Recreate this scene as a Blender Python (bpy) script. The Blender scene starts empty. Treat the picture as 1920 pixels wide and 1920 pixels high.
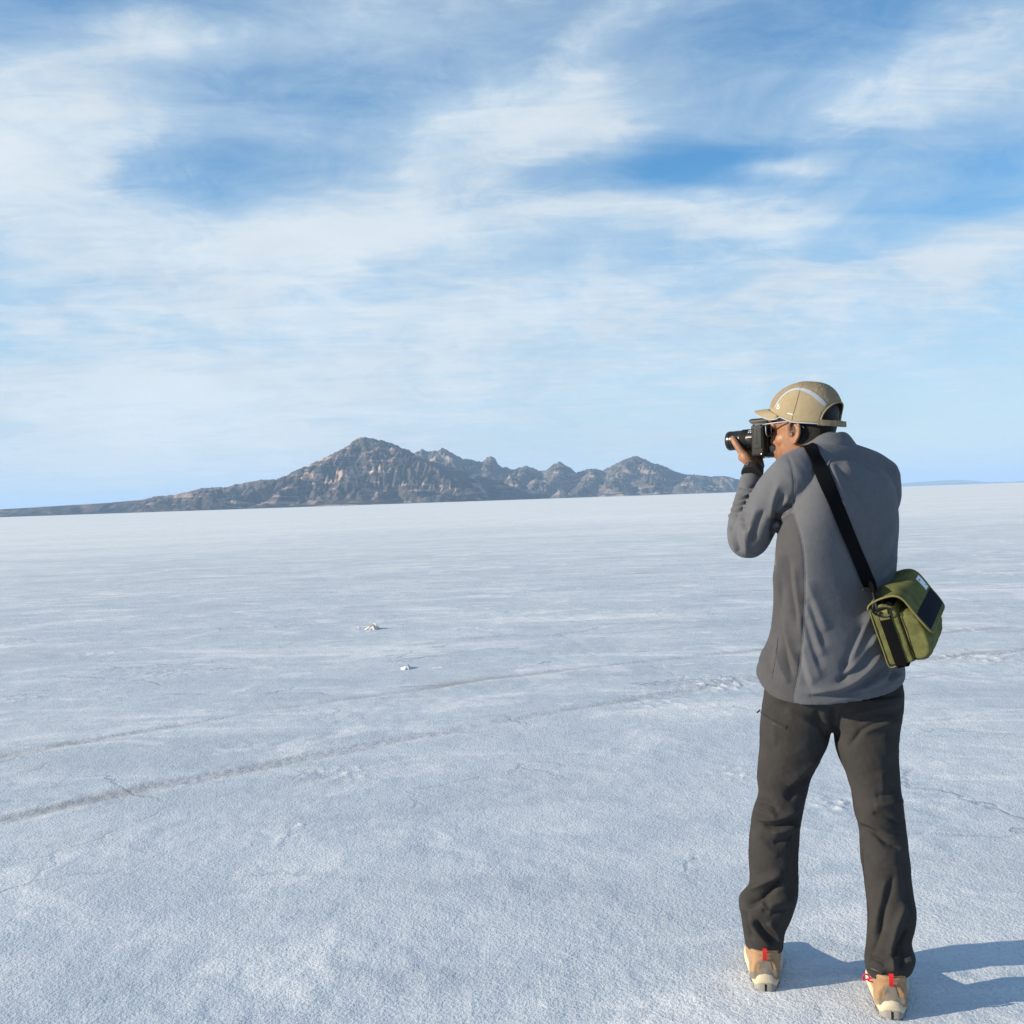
import bpy, bmesh, math, random
import numpy as np
from mathutils import Vector, Matrix

random.seed(7)
rng = np.random.default_rng(11)
sc = bpy.context.scene
COL = sc.collection

# ------------------------------------------------------------------ camera
FPX = 1923.0                                   # focal length in pixels of the 1920 px square frame
CAM = np.array([0.0, 0.0, 1.45])
ROLL = math.atan(0.0339)
PITCH = math.atan(23.0 * math.cos(ROLL) / FPX)
_k = np.array([0, math.cos(PITCH), -math.sin(PITCH)])
_i0 = np.array([1.0, 0, 0]); _j0 = np.array([0, math.sin(PITCH), math.cos(PITCH)])
_i = _i0 * math.cos(ROLL) - _j0 * math.sin(ROLL)
_j = _i0 * math.sin(ROLL) + _j0 * math.cos(ROLL)
cd = bpy.data.cameras.new('camera'); cam = bpy.data.objects.new('camera', cd); COL.objects.link(cam)
cd.sensor_width = 36.0; cd.sensor_fit = 'HORIZONTAL'; cd.lens = 36.0 * FPX / 1920.0
cd.clip_start = 0.05; cd.clip_end = 200000.0
m = Matrix.Identity(4)
for r in range(3):
    m[r][0] = _i[r]; m[r][1] = _j[r]; m[r][2] = -_k[r]; m[r][3] = CAM[r]
cam.matrix_world = m
sc.camera = cam

# ------------------------------------------------------------------ light
SUN_EL = math.radians(19.0)
TO_SUN_XY = np.array([-0.985, -0.174])
sun_az = math.atan2(TO_SUN_XY[0], TO_SUN_XY[1])         # clockwise from +Y
tosun = Vector((TO_SUN_XY[0] * math.cos(SUN_EL), TO_SUN_XY[1] * math.cos(SUN_EL), math.sin(SUN_EL))).normalized()
sl = bpy.data.lights.new('sun', 'SUN'); sl.energy = 5.0; sl.angle = math.radians(0.55); sl.color = (1.0, 0.87, 0.66)
so = bpy.data.objects.new('sun', sl); COL.objects.link(so)
so.rotation_mode = 'QUATERNION'; so.rotation_quaternion = tosun.to_track_quat('Z', 'Y')
so.location = (-30, -10, 20)
sc.view_settings.view_transform = 'Standard'; sc.view_settings.look = 'None'
sc.view_settings.exposure = 0.52; sc.view_settings.gamma = 1.0
sc.view_settings.use_curve_mapping = False
sc.cycles.use_denoising = True; sc.cycles.denoiser = 'OPENIMAGEDENOISE'; sc.cycles.denoising_input_passes = 'RGB_ALBEDO_NORMAL'; sc.cycles.denoising_prefilter = 'NONE'
sc.cycles.volume_bounces = 1
sc.cycles.max_bounces = 8; sc.cycles.diffuse_bounces = 3

# ------------------------------------------------------------------ helpers: pixels of the photograph to directions and points
def ray(u, v):
    return _k + _i * ((u - 960.0) / FPX) - _j * ((v - 960.0) / FPX)
def project(p):
    q = np.asarray(p, float) - CAM
    z = q @ _k
    return 960 + FPX * (q @ _i) / z, 960 - FPX * (q @ _j) / z
def ground_pt(u, v, z=0.0):
    d = ray(u, v); t = (z - CAM[2]) / d[2]
    return CAM + d * t

# ------------------------------------------------------------------ node helper
class NT:
    def __init__(s, tree): s.t = tree; s.n = tree.nodes; s.l = tree.links
    def new(s, typ, **kw):
        nd = s.n.new(typ)
        ins = kw.pop('ins', {})
        for k_, v_ in kw.items(): setattr(nd, k_, v_)
        for k_, v_ in ins.items(): s.put(nd.inputs[k_], v_)
        return nd
    def put(s, sock, v):
        if hasattr(v, 'is_output') or isinstance(v, bpy.types.NodeSocket): s.l.new(v, sock)
        else: sock.default_value = v
    def math(s, op, a, b=None, c=None, clamp=False):
        nd = s.n.new('ShaderNodeMath'); nd.operation = op; nd.use_clamp = clamp
        s.put(nd.inputs[0], a)
        if b is not None: s.put(nd.inputs[1], b)
        if c is not None: s.put(nd.inputs[2], c)
        return nd.outputs[0]
    def vmath(s, op, a, b=None, scale=None):
        nd = s.n.new('ShaderNodeVectorMath'); nd.operation = op
        s.put(nd.inputs[0], a)
        if b is not None: s.put(nd.inputs[1], b)
        if scale is not None: s.put(nd.inputs['Scale'], scale)
        return nd.outputs['Value'] if op in ('DOT_PRODUCT', 'LENGTH', 'DISTANCE') else nd.outputs['Vector']
    def noise(s, vec, scale, detail=4, rough=0.55, dist=0.0, col=False, lac=2.0):
        nd = s.n.new('ShaderNodeTexNoise'); nd.noise_dimensions = '3D'
        if vec is not None: s.put(nd.inputs['Vector'], vec)
        nd.inputs['Scale'].default_value = scale; nd.inputs['Detail'].default_value = detail
        nd.inputs['Roughness'].default_value = rough; nd.inputs['Distortion'].default_value = dist
        nd.inputs['Lacunarity'].default_value = lac
        return nd.outputs['Color'] if col else nd.outputs['Fac']
    def ramp(s, f, lo, hi, a=0.0, b=1.0, smooth=True):
        nd = s.n.new('ShaderNodeMapRange'); nd.interpolation_type = 'SMOOTHSTEP' if smooth else 'LINEAR'
        s.put(nd.inputs['Value'], f)
        nd.inputs['From Min'].default_value = lo; nd.inputs['From Max'].default_value = hi
        nd.inputs['To Min'].default_value = a; nd.inputs['To Max'].default_value = b
        return nd.outputs['Result']
    def mix(s, f, a, b, blend='MIX'):
        nd = s.n.new('ShaderNodeMix'); nd.data_type = 'RGBA'; nd.blend_type = blend
        s.put(nd.inputs[0], f)
        for sock, v in ((nd.inputs[6], a), (nd.inputs[7], b)):
            if isinstance(v, tuple) and len(v) == 3: v = (*v, 1.0)
            s.put(sock, v)
        return nd.outputs[2]
    def bump(s, h, strength=0.5, dist=0.01, normal=None):
        nd = s.n.new('ShaderNodeBump'); nd.inputs['Distance'].default_value = dist
        s.put(nd.inputs['Strength'], strength); s.put(nd.inputs['Height'], h)
        if normal is not None: s.put(nd.inputs['Normal'], normal)
        return nd.outputs['Normal']

# ------------------------------------------------------------------ sky: Nishita with thin high cloud
world = bpy.data.worlds.new('World'); sc.world = world; world.use_nodes = True
w = NT(world.node_tree); w.n.clear()
wout = w.new('ShaderNodeOutputWorld'); bg = w.new('ShaderNodeBackground'); w.l.new(bg.outputs[0], wout.inputs[0])
sky = w.new('ShaderNodeTexSky', sky_type='NISHITA', sun_disc=False, sun_elevation=SUN_EL, sun_rotation=sun_az,
            altitude=1300.0, air_density=1.0, dust_density=0.25, ozone_density=3.0)
tc = w.new('ShaderNodeTexCoord')
d0 = w.vmath('NORMALIZE', tc.outputs['Generated'])
sep = w.new('ShaderNodeSeparateXYZ'); w.l.new(d0, sep.inputs[0])
zz = w.math('MAXIMUM', sep.outputs['Z'], 0.0)
zs = w.math('ADD', zz, 0.11)
px_ = w.math('DIVIDE', sep.outputs['X'], zs); py_ = w.math('DIVIDE', sep.outputs['Y'], zs)
cmb = w.new('ShaderNodeCombineXYZ'); w.l.new(px_, cmb.inputs[0]); w.l.new(py_, cmb.inputs[1])
plane = cmb.outputs[0]
# streaky coordinates: wind runs from lower left to upper right of the view
mp = w.new('ShaderNodeMapping', vector_type='POINT'); w.l.new(plane, mp.inputs['Vector'])
mp.inputs['Rotation'].default_value = (0, 0, math.radians(-38)); mp.inputs['Scale'].default_value = (0.55, 1.35, 1)
wind = mp.outputs[0]
warpc = w.noise(plane, 1.6, 3, 0.5, col=True)
warp = w.vmath('SCALE', w.vmath('SUBTRACT', warpc, (0.5, 0.5, 0.5)), scale=0.16)
dw = w.vmath('ADD', d0, warp)
dwz = w.vmath('MULTIPLY', warp, (1.0, 1.0, 0.45)); dw = w.vmath('ADD', d0, dwz)
def blob(u, v, su, sv, rot=0.0):
    """Soft patch of cloud in a direction of the sky (su, sv: angular half sizes in radians * FPX)."""
    c = ray(u, v); c = c / np.linalg.norm(c)
    a = _i0 - c * (c @ _i0); a /= np.linalg.norm(a); b = np.cross(a, c); b *= np.sign(b[2])
    cr, sr = math.cos(rot), math.sin(rot)
    a2 = a * cr + b * sr; b2 = b * cr - a * sr
    df = w.vmath('SUBTRACT', dw, tuple(c))
    s1 = w.vmath('DOT_PRODUCT', df, tuple(a2 * (FPX / su))); s2 = w.vmath('DOT_PRODUCT', df, tuple(b2 * (FPX / sv)))
    s3 = w.vmath('DOT_PRODUCT', df, tuple(c * 2.0))
    r2 = w.math('ADD', w.math('MULTIPLY', s1, s1), w.math('MULTIPLY', s2, s2)); r2 = w.math('ADD', r2, w.math('MULTIPLY', s3, s3))
    return w.math('EXPONENT', w.math('MULTIPLY', r2, -1.0))
dsq = w.vmath('MULTIPLY', dw, (1.0, 1.0, 2.1))
n1 = w.noise(dsq, 3.6, 8, 0.56, 0.5)
n2 = w.noise(wind, 2.6, 7, 0.62, 0.9)
n3 = w.noise(dsq, 10.0, 8, 0.68, 0.7)
fld = w.math('ADD', w.math('MULTIPLY', n1, 0.55), w.math('MULTIPLY', n2, 0.38))
fld = w.math('ADD', fld, w.math('MULTIPLY', w.math('SUBTRACT', n3, 0.2), 0.34))
BLOBS = [  # u, v, half width, half height, tilt, weight
    (40, 230, 260, 190, -0.5, .34), (300, 75, 170, 60, -0.1, .25), (130, 470, 330, 110, 0.0, .10),
    (790, 335, 270, 80, 0.30, .22), (1060, 215, 200, 55, 0.15, .22), (600, 455, 260, 34, 0.05, .34),
    (1180, 395, 230, 30, -0.05, .24), (1440, 420, 190, 34, 0.0, .24), (1780, 170, 260, 85, 0.25, .30),
    (1455, 328, 110, 15, 0.0, .36), (1800, 500, 260, 45, 0.1, .20), (1000, 655, 1000, 215, 0.0, .27),
    (200, 650, 560, 150, 0.0, .10), (1150, 90, 60, 200, -0.7, .12), (720, 60, 330, 60, 0.05, .12), (250, 745, 380, 60, 0.0, .26), (350, 860, 700, 60, 0.0, .26),
    (360, 345, 190, 48, 0.0, -.22), (560, 190, 190, 110, 0.3, -.08), (1640, 300, 330, 46, 0.05, -.22),
    (180, 20, 200, 45, 0.1, -.25), (1280, 320, 130, 40, 0.0, -.18), (1600, 30, 260, 50, 0.2, -.10),
    (1700, 400, 260, 30, 0.1, -.15),
    (1800, 800, 420, 110, 0.0, -.14),
]
for (u, v, su, sv, rot, wt) in BLOBS:
    fld = w.math('ADD', fld, w.math('MULTIPLY', blob(u, v, su, sv, rot), wt))
n4 = w.noise(dsq, 7.5, 10, 0.60, 1.1)
n5 = w.noise(wind, 6.5, 8, 0.62, 1.6)
fld2 = w.math('ADD', fld, w.math('MULTIPLY', w.math('SUBTRACT', n4, 0.5), 0.62))
fld2 = w.math('ADD', fld2, w.math('MULTIPLY', w.math('SUBTRACT', n5, 0.5), 0.42))
veil = w.ramp(fld, 0.32, 0.90, 0.14, 0.85)
puff = w.ramp(fld2, 0.66, 1.06, 0.0, 1.0)
lowf = w.math('MULTIPLY', 1.0, w.ramp(sep.outputs['Z'], -0.02, 0.12, 0.95, 1.0))
lum = w.math('MULTIPLY_ADD', w.noise(dsq, 6.0, 5, 0.6, 0.4), 0.30, 0.82)
hsv = w.new('ShaderNodeHueSaturation', ins={'Saturation': 1.38, 'Value': 1.0, 'Fac': 1.0, 'Color': sky.outputs[0]})
skycol = w.mix(1.0, hsv.outputs[0], (0.88, 1.12, 1.03), 'MULTIPLY')
skycol = w.mix(w.ramp(zz, 0.20, 0.0, 0.0, 0.92), skycol, (4.0, 4.55, 4.80))
veilc = w.vmath('SCALE', (3.55, 4.45, 5.25), scale=lum)
cloud = w.vmath('SCALE', (4.75, 5.15, 5.45), scale=lum)
mixed = w.mix(w.math('MULTIPLY', veil, lowf), skycol, veilc)
mixed = w.mix(w.math('MULTIPLY', w.math('MULTIPLY', puff, lowf), 0.82), mixed, cloud)
w.l.new(mixed, bg.inputs[0]); bg.inputs[1].default_value = 0.116
world.cycles.sampling_method = 'MANUAL'; world.cycles.sample_map_resolution = 256

# ------------------------------------------------------------------ numpy noise
def _hash2(ix, iy, s):
    h = (ix.astype(np.int64) * 374761393 + iy.astype(np.int64) * 668265263 + s * 1274126177) & 0x7fffffff
    h = ((h ^ (h >> 13)) * 1274126177) & 0x7fffffff
    h = (h ^ (h >> 16)) & 0xffffff
    return h / float(0xffffff)
def vnoise(x, y, s=0):
    """Gradient noise, about -1..1."""
    ix = np.floor(x); iy = np.floor(y); fx = x - ix; fy = y - iy
    ux = fx * fx * fx * (fx * (fx * 6 - 15) + 10); uy = fy * fy * fy * (fy * (fy * 6 - 15) + 10)
    def g(a, b):
        t = _hash2(ix + a, iy + b, s) * (2 * math.pi)
        return np.cos(t) * (fx - a) + np.sin(t) * (fy - b)
    return 1.41 * ((g(0, 0) * (1 - ux) + g(1, 0) * ux) * (1 - uy) + (g(0, 1) * (1 - ux) + g(1, 1) * ux) * uy)
def fbm(x, y, oct=5, s=0, gain=0.5):
    a = 1.0; t = 0.0; f = 1.0
    for o in range(oct):
        t = t + a * vnoise(x * f + 17.3 * o, y * f - 9.1 * o, s + o); a *= gain; f *= 2.03
    return t
def noise3(p, s=0):
    """cheap smooth 3D noise from three 2D slices, about -1..1"""
    x, y, z = p[..., 0], p[..., 1], p[..., 2]
    return (vnoise(x + 0.37 * z, y - 0.61 * z, s) + vnoise(y + 0.43 * x, z - 0.5 * x, s + 5) + vnoise(z + 0.29 * y, x - 0.71 * y, s + 9)) / 1.9
def sstep(x, a, b):
    t = np.clip((x - a) / (b - a), 0, 1); return t * t * (3 - 2 * t)

def mesh_np(name, verts, quads, mat=None, parent=None, smooth=True):
    verts = np.ascontiguousarray(verts, dtype=np.float32); quads = np.ascontiguousarray(quads, dtype=np.int32)
    k_ = quads.shape[1]
    me = bpy.data.meshes.new(name)
    me.vertices.add(len(verts)); me.vertices.foreach_set('co', verts.ravel())
    me.loops.add(quads.size); me.loops.foreach_set('vertex_index', quads.ravel())
    me.polygons.add(len(quads)); me.polygons.foreach_set('loop_start', np.arange(0, quads.size, k_, dtype=np.int32))
    if smooth: me.polygons.foreach_set('use_smooth', np.ones(len(quads), dtype=bool))
    me.update(calc_edges=True); me.validate()
    o = bpy.data.objects.new(name, me); COL.objects.link(o)
    if mat: me.materials.append(mat)
    if parent: o.parent = parent
    return o
def grid_quads(nr, nc):
    a = np.arange(nr * nc).reshape(nr, nc)
    return np.stack([a[:-1, :-1], a[:-1, 1:], a[1:, 1:], a[1:, :-1]], -1).reshape(-1, 4)
def set_attr(o, name, vals):
    at = o.data.attributes.new(name, 'FLOAT', 'POINT'); at.data.foreach_set('value', np.ascontiguousarray(vals, dtype=np.float32))
def tag(o, label=None, cat=None, group=None, kind=None):
    if label: o['label'] = label
    if cat: o['category'] = cat
    if group: o['group'] = group
    if kind: o['kind'] = kind
    return o
def new_mat(name):
    mt = bpy.data.materials.new(name); mt.use_nodes = True
    t = NT(mt.node_tree); b = t.n['Principled BSDF']
    return mt, t, b
def seg_dist(px, py, pts):
    """distance to a polyline and position along it"""
    best = np.full(px.shape, 1e9); along = np.zeros(px.shape); side = np.zeros(px.shape); L = 0.0
    for (x0, y0), (x1, y1) in zip(pts[:-1], pts[1:]):
        dx, dy = x1 - x0, y1 - y0; l2 = dx * dx + dy * dy; l = math.sqrt(l2)
        t = np.clip(((px - x0) * dx + (py - y0) * dy) / l2, 0, 1)
        d = np.hypot(px - x0 - t * dx, py - y0 - t * dy)
        k_ = d < best
        best = np.where(k_, d, best); along = np.where(k_, L + t * l, along)
        side = np.where(k_, np.sign((px - x0) * dy - (py - y0) * dx), side)
        L += l
    return best, along / L, side
# ------------------------------------------------------------------ salt flat: one sheet out to the horizon
TRACKS = [   # wheel tracks across the salt, read off the photograph and laid on the ground
    [(-160, 1448), (0, 1417), (150, 1390), (350, 1357), (500, 1331), (600, 1318), (750, 1298), (900, 1275), (1100, 1251), (1290, 1231), (1500, 1210), (1900, 1175)],
    [(-160, 1575), (0, 1538), (150, 1503), (300, 1473), (450, 1445), (600, 1415), (750, 1386), (900, 1360), (1100, 1325), (1250, 1301), (1420, 1271), (1600, 1247), (1780, 1232), (1960, 1214)],
]
TRK = [[tuple(ground_pt(u, v)[:2]) for (u, v) in t] for t in TRACKS]
ang = np.concatenate([np.arange(-46, 46.001, 0.17), np.arange(50, 314, 6.0)])
ang = np.radians(np.concatenate([ang, [314.0]]))
r1 = np.geomspace(1.15, 24.0, 820); r2 = np.geomspace(24.0, 90000.0, 130)[1:]
rr = np.concatenate([[0.02, 0.3, 0.7], r1, r2])
A, Rr = np.meshgrid(ang, rr)
GX = Rr * np.sin(A); GY = Rr * np.cos(A)
fade = 1 - sstep(Rr, 9.0, 40.0)
gz = 0.0035 * fbm(GX * 2.3, GY * 2.3, 3, 3) + 0.0022 * fbm(GX * 9, GY * 9, 3, 21) * (0.6 + 0.8 * sstep(fbm(GX * .9, GY * .9, 2, 40), -0.3, 0.6))
rough_n = fbm(GX * 1.3 + 4, GY * 1.3, 3, 55)
gz += 0.0025 * np.maximum(0, fbm(GX * 28, GY * 28, 2, 61)) * sstep(rough_n, -0.1, 0.7)
track_m = np.zeros_like(GX); crumb_m = np.zeros_like(GX)
for q, T in enumerate(TRK):
    wob = 0.05 * vnoise(GX * 0.9, GY * 0.9, 70 + q)
    dd, al, sd = seg_dist(GX, GY, T)
    dd = dd + wob
    patch = sstep(fbm(GX * 0.8 + 3 * q, GY * 0.8, 3, 80 + q), -0.55, 0.35)
    groove = np.exp(-(dd / 0.075) ** 2) * (0.60 + 0.40 * patch)
    track_m = np.maximum(track_m, groove)
    rim = np.exp(-((dd - 0.11) / 0.05) ** 2) * sstep(fbm(GX * 1.7, GY * 1.7 + 9 * q, 3, 90 + q), -0.1, 0.6)
    crumb_m = np.maximum(crumb_m, rim * 0.45)
    gz += -0.007 * groove + rim * 0.008 * np.maximum(0, fbm(GX * 16, GY * 16, 3, 95)) + 0.004 * groove * fbm(GX * 24, GY * 24, 2, 99)
def crust(u, v, su, sv, h, s):
    """patch of broken, lifted crust"""
    global gz, crumb_m
    c = ground_pt(u, v); ex = ground_pt(u + su, v); ey = ground_pt(u, v - sv)
    a = abs(ex[0] - c[0]); b = abs(ey[1] - c[1])
    g = np.exp(-(((GX - c[0]) / a) ** 2 + ((GY - c[1]) / b) ** 2))
    n = np.maximum(0, fbm((GX - c[0]) * 20, (GY - c[1]) * 12, 3, s) - 0.05)
    gz += g * n * h; crumb_m = np.maximum(crumb_m, g * sstep(n, 0.0, 0.5) * 1.0)
for q, (u, v, su, sv, h) in enumerate([(1350, 1283, 90, 16, .016), (1340, 1330, 70, 16, .008), (1555, 1508, 55, 16, .020), (1830, 1232, 95, 14, .03), (1620, 1130, 90, 8, .02),
        (640, 1448, 60, 14, .012), (1380, 1450, 45, 14, .012), (1860, 1075, 40, 10, .03), (545, 1560, 45, 22, .012), (900, 1180, 70, 6, .016), (970, 1160, 60, 6, .015),
        (1235, 1140, 30, 5, .02), (310, 1262, 70, 10, .012), (40, 1310, 50, 7, .015), (180, 1225, 60, 6, .014),
        (1870, 1150, 60, 6, .02), (1820, 1180, 60, 8, .015), (690, 1180, 45, 6, .02), (1640, 1100, 50, 6, .02), (1050, 1012, 70, 2, .03), (1250, 1320, 60, 12, .010)]):
    crust(u, v, su, sv, h, 120 + q)
gz *= fade
# crust plates further out: low wind-blown ridges that catch the light
far = sstep(Rr, 5, 12) * (1 - sstep(Rr, 60, 300))
ridge = np.maximum(0, fbm(GX * 0.35, GY * 0.8, 3, 140) - 0.25)
gz += far * ridge * 0.014
# keep the ground quiet where the photographer stands
hx, hy = ground_pt(1440, 1850)[:2]; hx2, hy2 = ground_pt(1675, 1900)[:2]
for (fx_, fy_) in ((hx, hy + .12), (hx2, hy2 + .12)):
    gz *= 1 - 0.85 * np.exp(-((GX - fx_) ** 2 + (GY - fy_) ** 2) / 0.16 ** 2)
V = np.stack([GX, GY, gz], -1).reshape(-1, 3)

mt, t, b = new_mat('salt_crust')
geo = t.new('ShaderNodeNewGeometry'); P_ = geo.outputs['Position']
dist = t.vmath('LENGTH', P_)
trk = t.new('ShaderNodeAttribute', attribute_name='track').outputs['Fac']
crb = t.new('ShaderNodeAttribute', attribute_name='crumb').outputs['Fac']
big = t.noise(P_, 0.55, 5, 0.55, 0.6); mid = t.noise(P_, 3.2, 5, 0.6, 0.5)
mpt = t.new('ShaderNodeMapping', vector_type='POINT'); t.l.new(P_, mpt.inputs['Vector']); mpt.inputs['Rotation'].default_value = (0, 0, -0.30); mpt.inputs['Scale'].default_value = (0.32, 1.25, 1.0)
strk = t.noise(mpt.outputs[0], 1.0, 7, 0.64, 0.8)
mpf = t.new('ShaderNodeMapping', vector_type='POINT'); t.l.new(P_, mpf.inputs['Vector']); mpf.inputs['Rotation'].default_value = (0, 0, -0.25); mpf.inputs['Scale'].default_value = (1.6, 5.0, 1.0)
flk = t.noise(mpf.outputs[0], 1.0, 4, 0.7, 0.6)
far_v = t.vmath('MULTIPLY', P_, (0.045, 0.11, 1.0)); fstr = t.noise(far_v, 1.0, 7, 0.65, 0.6)
grain = t.noise(P_, 88.0, 3, 0.62, 0.0); grain2 = t.noise(P_, 26.0, 3, 0.6, 0.1)
fine = t.noise(P_, 160.0, 2, 0.6)
c = t.mix(t.ramp(big, 0.34, 0.68), (0.575, 0.638, 0.698), (0.665, 0.712, 0.752))
c = t.mix(t.math('MULTIPLY', t.ramp(strk, 0.525, 0.66), 0.85), c, (0.86, 0.87, 0.88))
c = t.mix(t.math('MULTIPLY', t.ramp(strk, 0.48, 0.36), 0.50), c, (0.47, 0.53, 0.59))
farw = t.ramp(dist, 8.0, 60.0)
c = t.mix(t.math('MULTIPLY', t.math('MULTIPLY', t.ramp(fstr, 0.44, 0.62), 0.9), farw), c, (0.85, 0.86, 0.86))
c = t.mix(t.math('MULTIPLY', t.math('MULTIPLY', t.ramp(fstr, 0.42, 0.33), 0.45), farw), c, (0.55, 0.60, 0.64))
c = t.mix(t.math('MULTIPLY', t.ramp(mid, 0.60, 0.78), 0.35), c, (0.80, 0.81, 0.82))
c = t.mix(t.math('MULTIPLY', t.ramp(dist, 7.0, 80.0), 0.75), c, (0.93, 0.945, 0.93))  # whiter with distance: grazing-view brightness of far salt put into the colour
pch = t.noise(P_, 0.95, 6, 0.62, 1.0)
c = t.mix(t.math('MULTIPLY', t.ramp(pch, 0.555, 0.625), 0.48), c, (0.90, 0.905, 0.91))
c = t.mix(t.math('MULTIPLY', t.ramp(pch, 0.47, 0.36), 0.20), c, (0.50, 0.55, 0.60))
c = t.mix(t.math('MULTIPLY', t.ramp(t.noise(P_, 1.1, 4, 0.6, 0.8), 0.50, 0.66), 0.30), c, (0.50, 0.56, 0.63))
flm = t.math('MULTIPLY', t.ramp(dist, 3.5, 9.0), t.ramp(dist, 160.0, 60.0))
c = t.mix(t.math('MULTIPLY', t.math('MULTIPLY', t.ramp(flk, 0.62, 0.67), flm), 0.50), c, (0.30, 0.33, 0.36))  # dark flecks: shadows of small crust ridges painted into the salt colour
c = t.mix(t.math('MULTIPLY', t.math('MULTIPLY', t.ramp(flk, 0.40, 0.34), flm), 0.60), c, (0.90, 0.90, 0.89))
vor = t.new('ShaderNodeTexVoronoi', feature='DISTANCE_TO_EDGE'); t.put(vor.inputs['Vector'], t.vmath('ADD', P_, t.vmath('SCALE', t.noise(P_, 2.2, 4, 0.6, col=True), scale=0.55))); vor.inputs['Scale'].default_value = 0.85
crk = t.math('MULTIPLY', t.ramp(vor.outputs['Distance'], 0.022, 0.004), t.math('MULTIPLY', t.ramp(t.noise(P_, 0.7, 3, 0.6), 0.50, 0.66), t.ramp(dist, 25.0, 8.0)))
c = t.mix(t.math('MULTIPLY', crk, 0.65), c, (0.36, 0.39, 0.43))
gw = t.ramp(dist, 14.0, 4.0)
c = t.mix(t.math('MULTIPLY', t.ramp(grain, 0.50, 0.30), t.math('MULTIPLY', gw, 0.55)), c, (0.40, 0.46, 0.55))
c = t.mix(t.math('MULTIPLY', t.ramp(grain, 0.56, 0.74), t.math('MULTIPLY', gw, 0.7)), c, (0.88, 0.88, 0.88))
stain = t.noise(P_, 0.8, 3, 0.5)
c = t.mix(t.math('MULTIPLY', t.ramp(stain, 0.62, 0.8), 0.35), c, (0.66, 0.60, 0.57))
tr = t.math('MULTIPLY', t.ramp(trk, 0.12, 0.85), t.ramp(t.math('ADD', grain, t.math('MULTIPLY', grain2, 0.6)), 0.64, 0.92, 1.0, 0.12))
c = t.mix(t.math('MULTIPLY', tr, 0.60), c, (0.34, 0.345, 0.355))
c = t.mix(t.math('MULTIPLY', t.math('MULTIPLY', trk, t.ramp(t.noise(P_, 0.45, 2, 0.5), 0.52, 0.66)), 0.6), c, (0.34, 0.29, 0.26))
c = t.mix(t.math('MULTIPLY', t.ramp(crb, 0.1, 0.8), 0.85), c, (0.88, 0.88, 0.87))
c = t.mix(1.0, c, (0.815, 0.815, 0.835), 'MULTIPLY')
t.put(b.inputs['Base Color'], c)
b.inputs['Roughness'].default_value = 0.75; b.inputs['Specular IOR Level'].default_value = 0.25
bs = t.ramp(dist, 60.0, 3.0, 0.03, 0.52)
hh = t.math('ADD', t.math('MULTIPLY', grain, 1.0), t.math('MULTIPLY', grain2, 0.9))
hh = t.math('ADD', hh, t.math('MULTIPLY', fine, 0.35))
nrm = t.bump(hh, bs, 0.009)
hl = t.math('ADD', strk, t.math('MULTIPLY', mid, 0.35)); hl = t.math('SUBTRACT', hl, t.math('MULTIPLY', crk, 0.35))
nrm = t.bump(hl, t.ramp(dist, 4000.0, 20.0, 0.0, 0.22), 0.05, nrm)
t.put(b.inputs['Normal'], nrm)
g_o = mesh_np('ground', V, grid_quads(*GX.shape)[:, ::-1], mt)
set_attr(g_o, 'track', track_m.ravel()); set_attr(g_o, 'crumb', crumb_m.ravel())
tag(g_o, 'flat white salt crust with faint wheel tracks reaching the horizon', kind='structure')

# ------------------------------------------------------------------ mountains
def erosion(px, py, dx, dy, s):
    ix = np.floor(px); iy = np.floor(py); fx = px - ix; fy = py - iy
    va = np.zeros_like(px); vx = np.zeros_like(px); vy = np.zeros_like(px); wt = np.zeros_like(px)
    for i in range(-2, 2):
        for j in range(-2, 2):
            ha = _hash2(ix - i, iy - j, s) * .5; hb = _hash2(ix - i, iy - j, s + 77) * .5
            ppx = fx + i - ha; ppy = fy + j - hb
            w_ = np.exp(-2.0 * (ppx * ppx + ppy * ppy)); wt += w_
            mg = (ppx * dx + ppy * dy) * 2 * math.pi
            va += np.cos(mg) * w_; sn = -np.sin(mg) * w_; vx += sn * dx; vy += sn * dy
    return va / wt, vx / wt, vy / wt
def crest_world(pts, Yf):
    out = []
    for (u, v) in pts:
        Y = Yf(u); d = ray(u, v); p = CAM + d * (Y / d[1]); out.append(p)
    out = np.array(out); return out[np.argsort(out[:, 0])]
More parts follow.
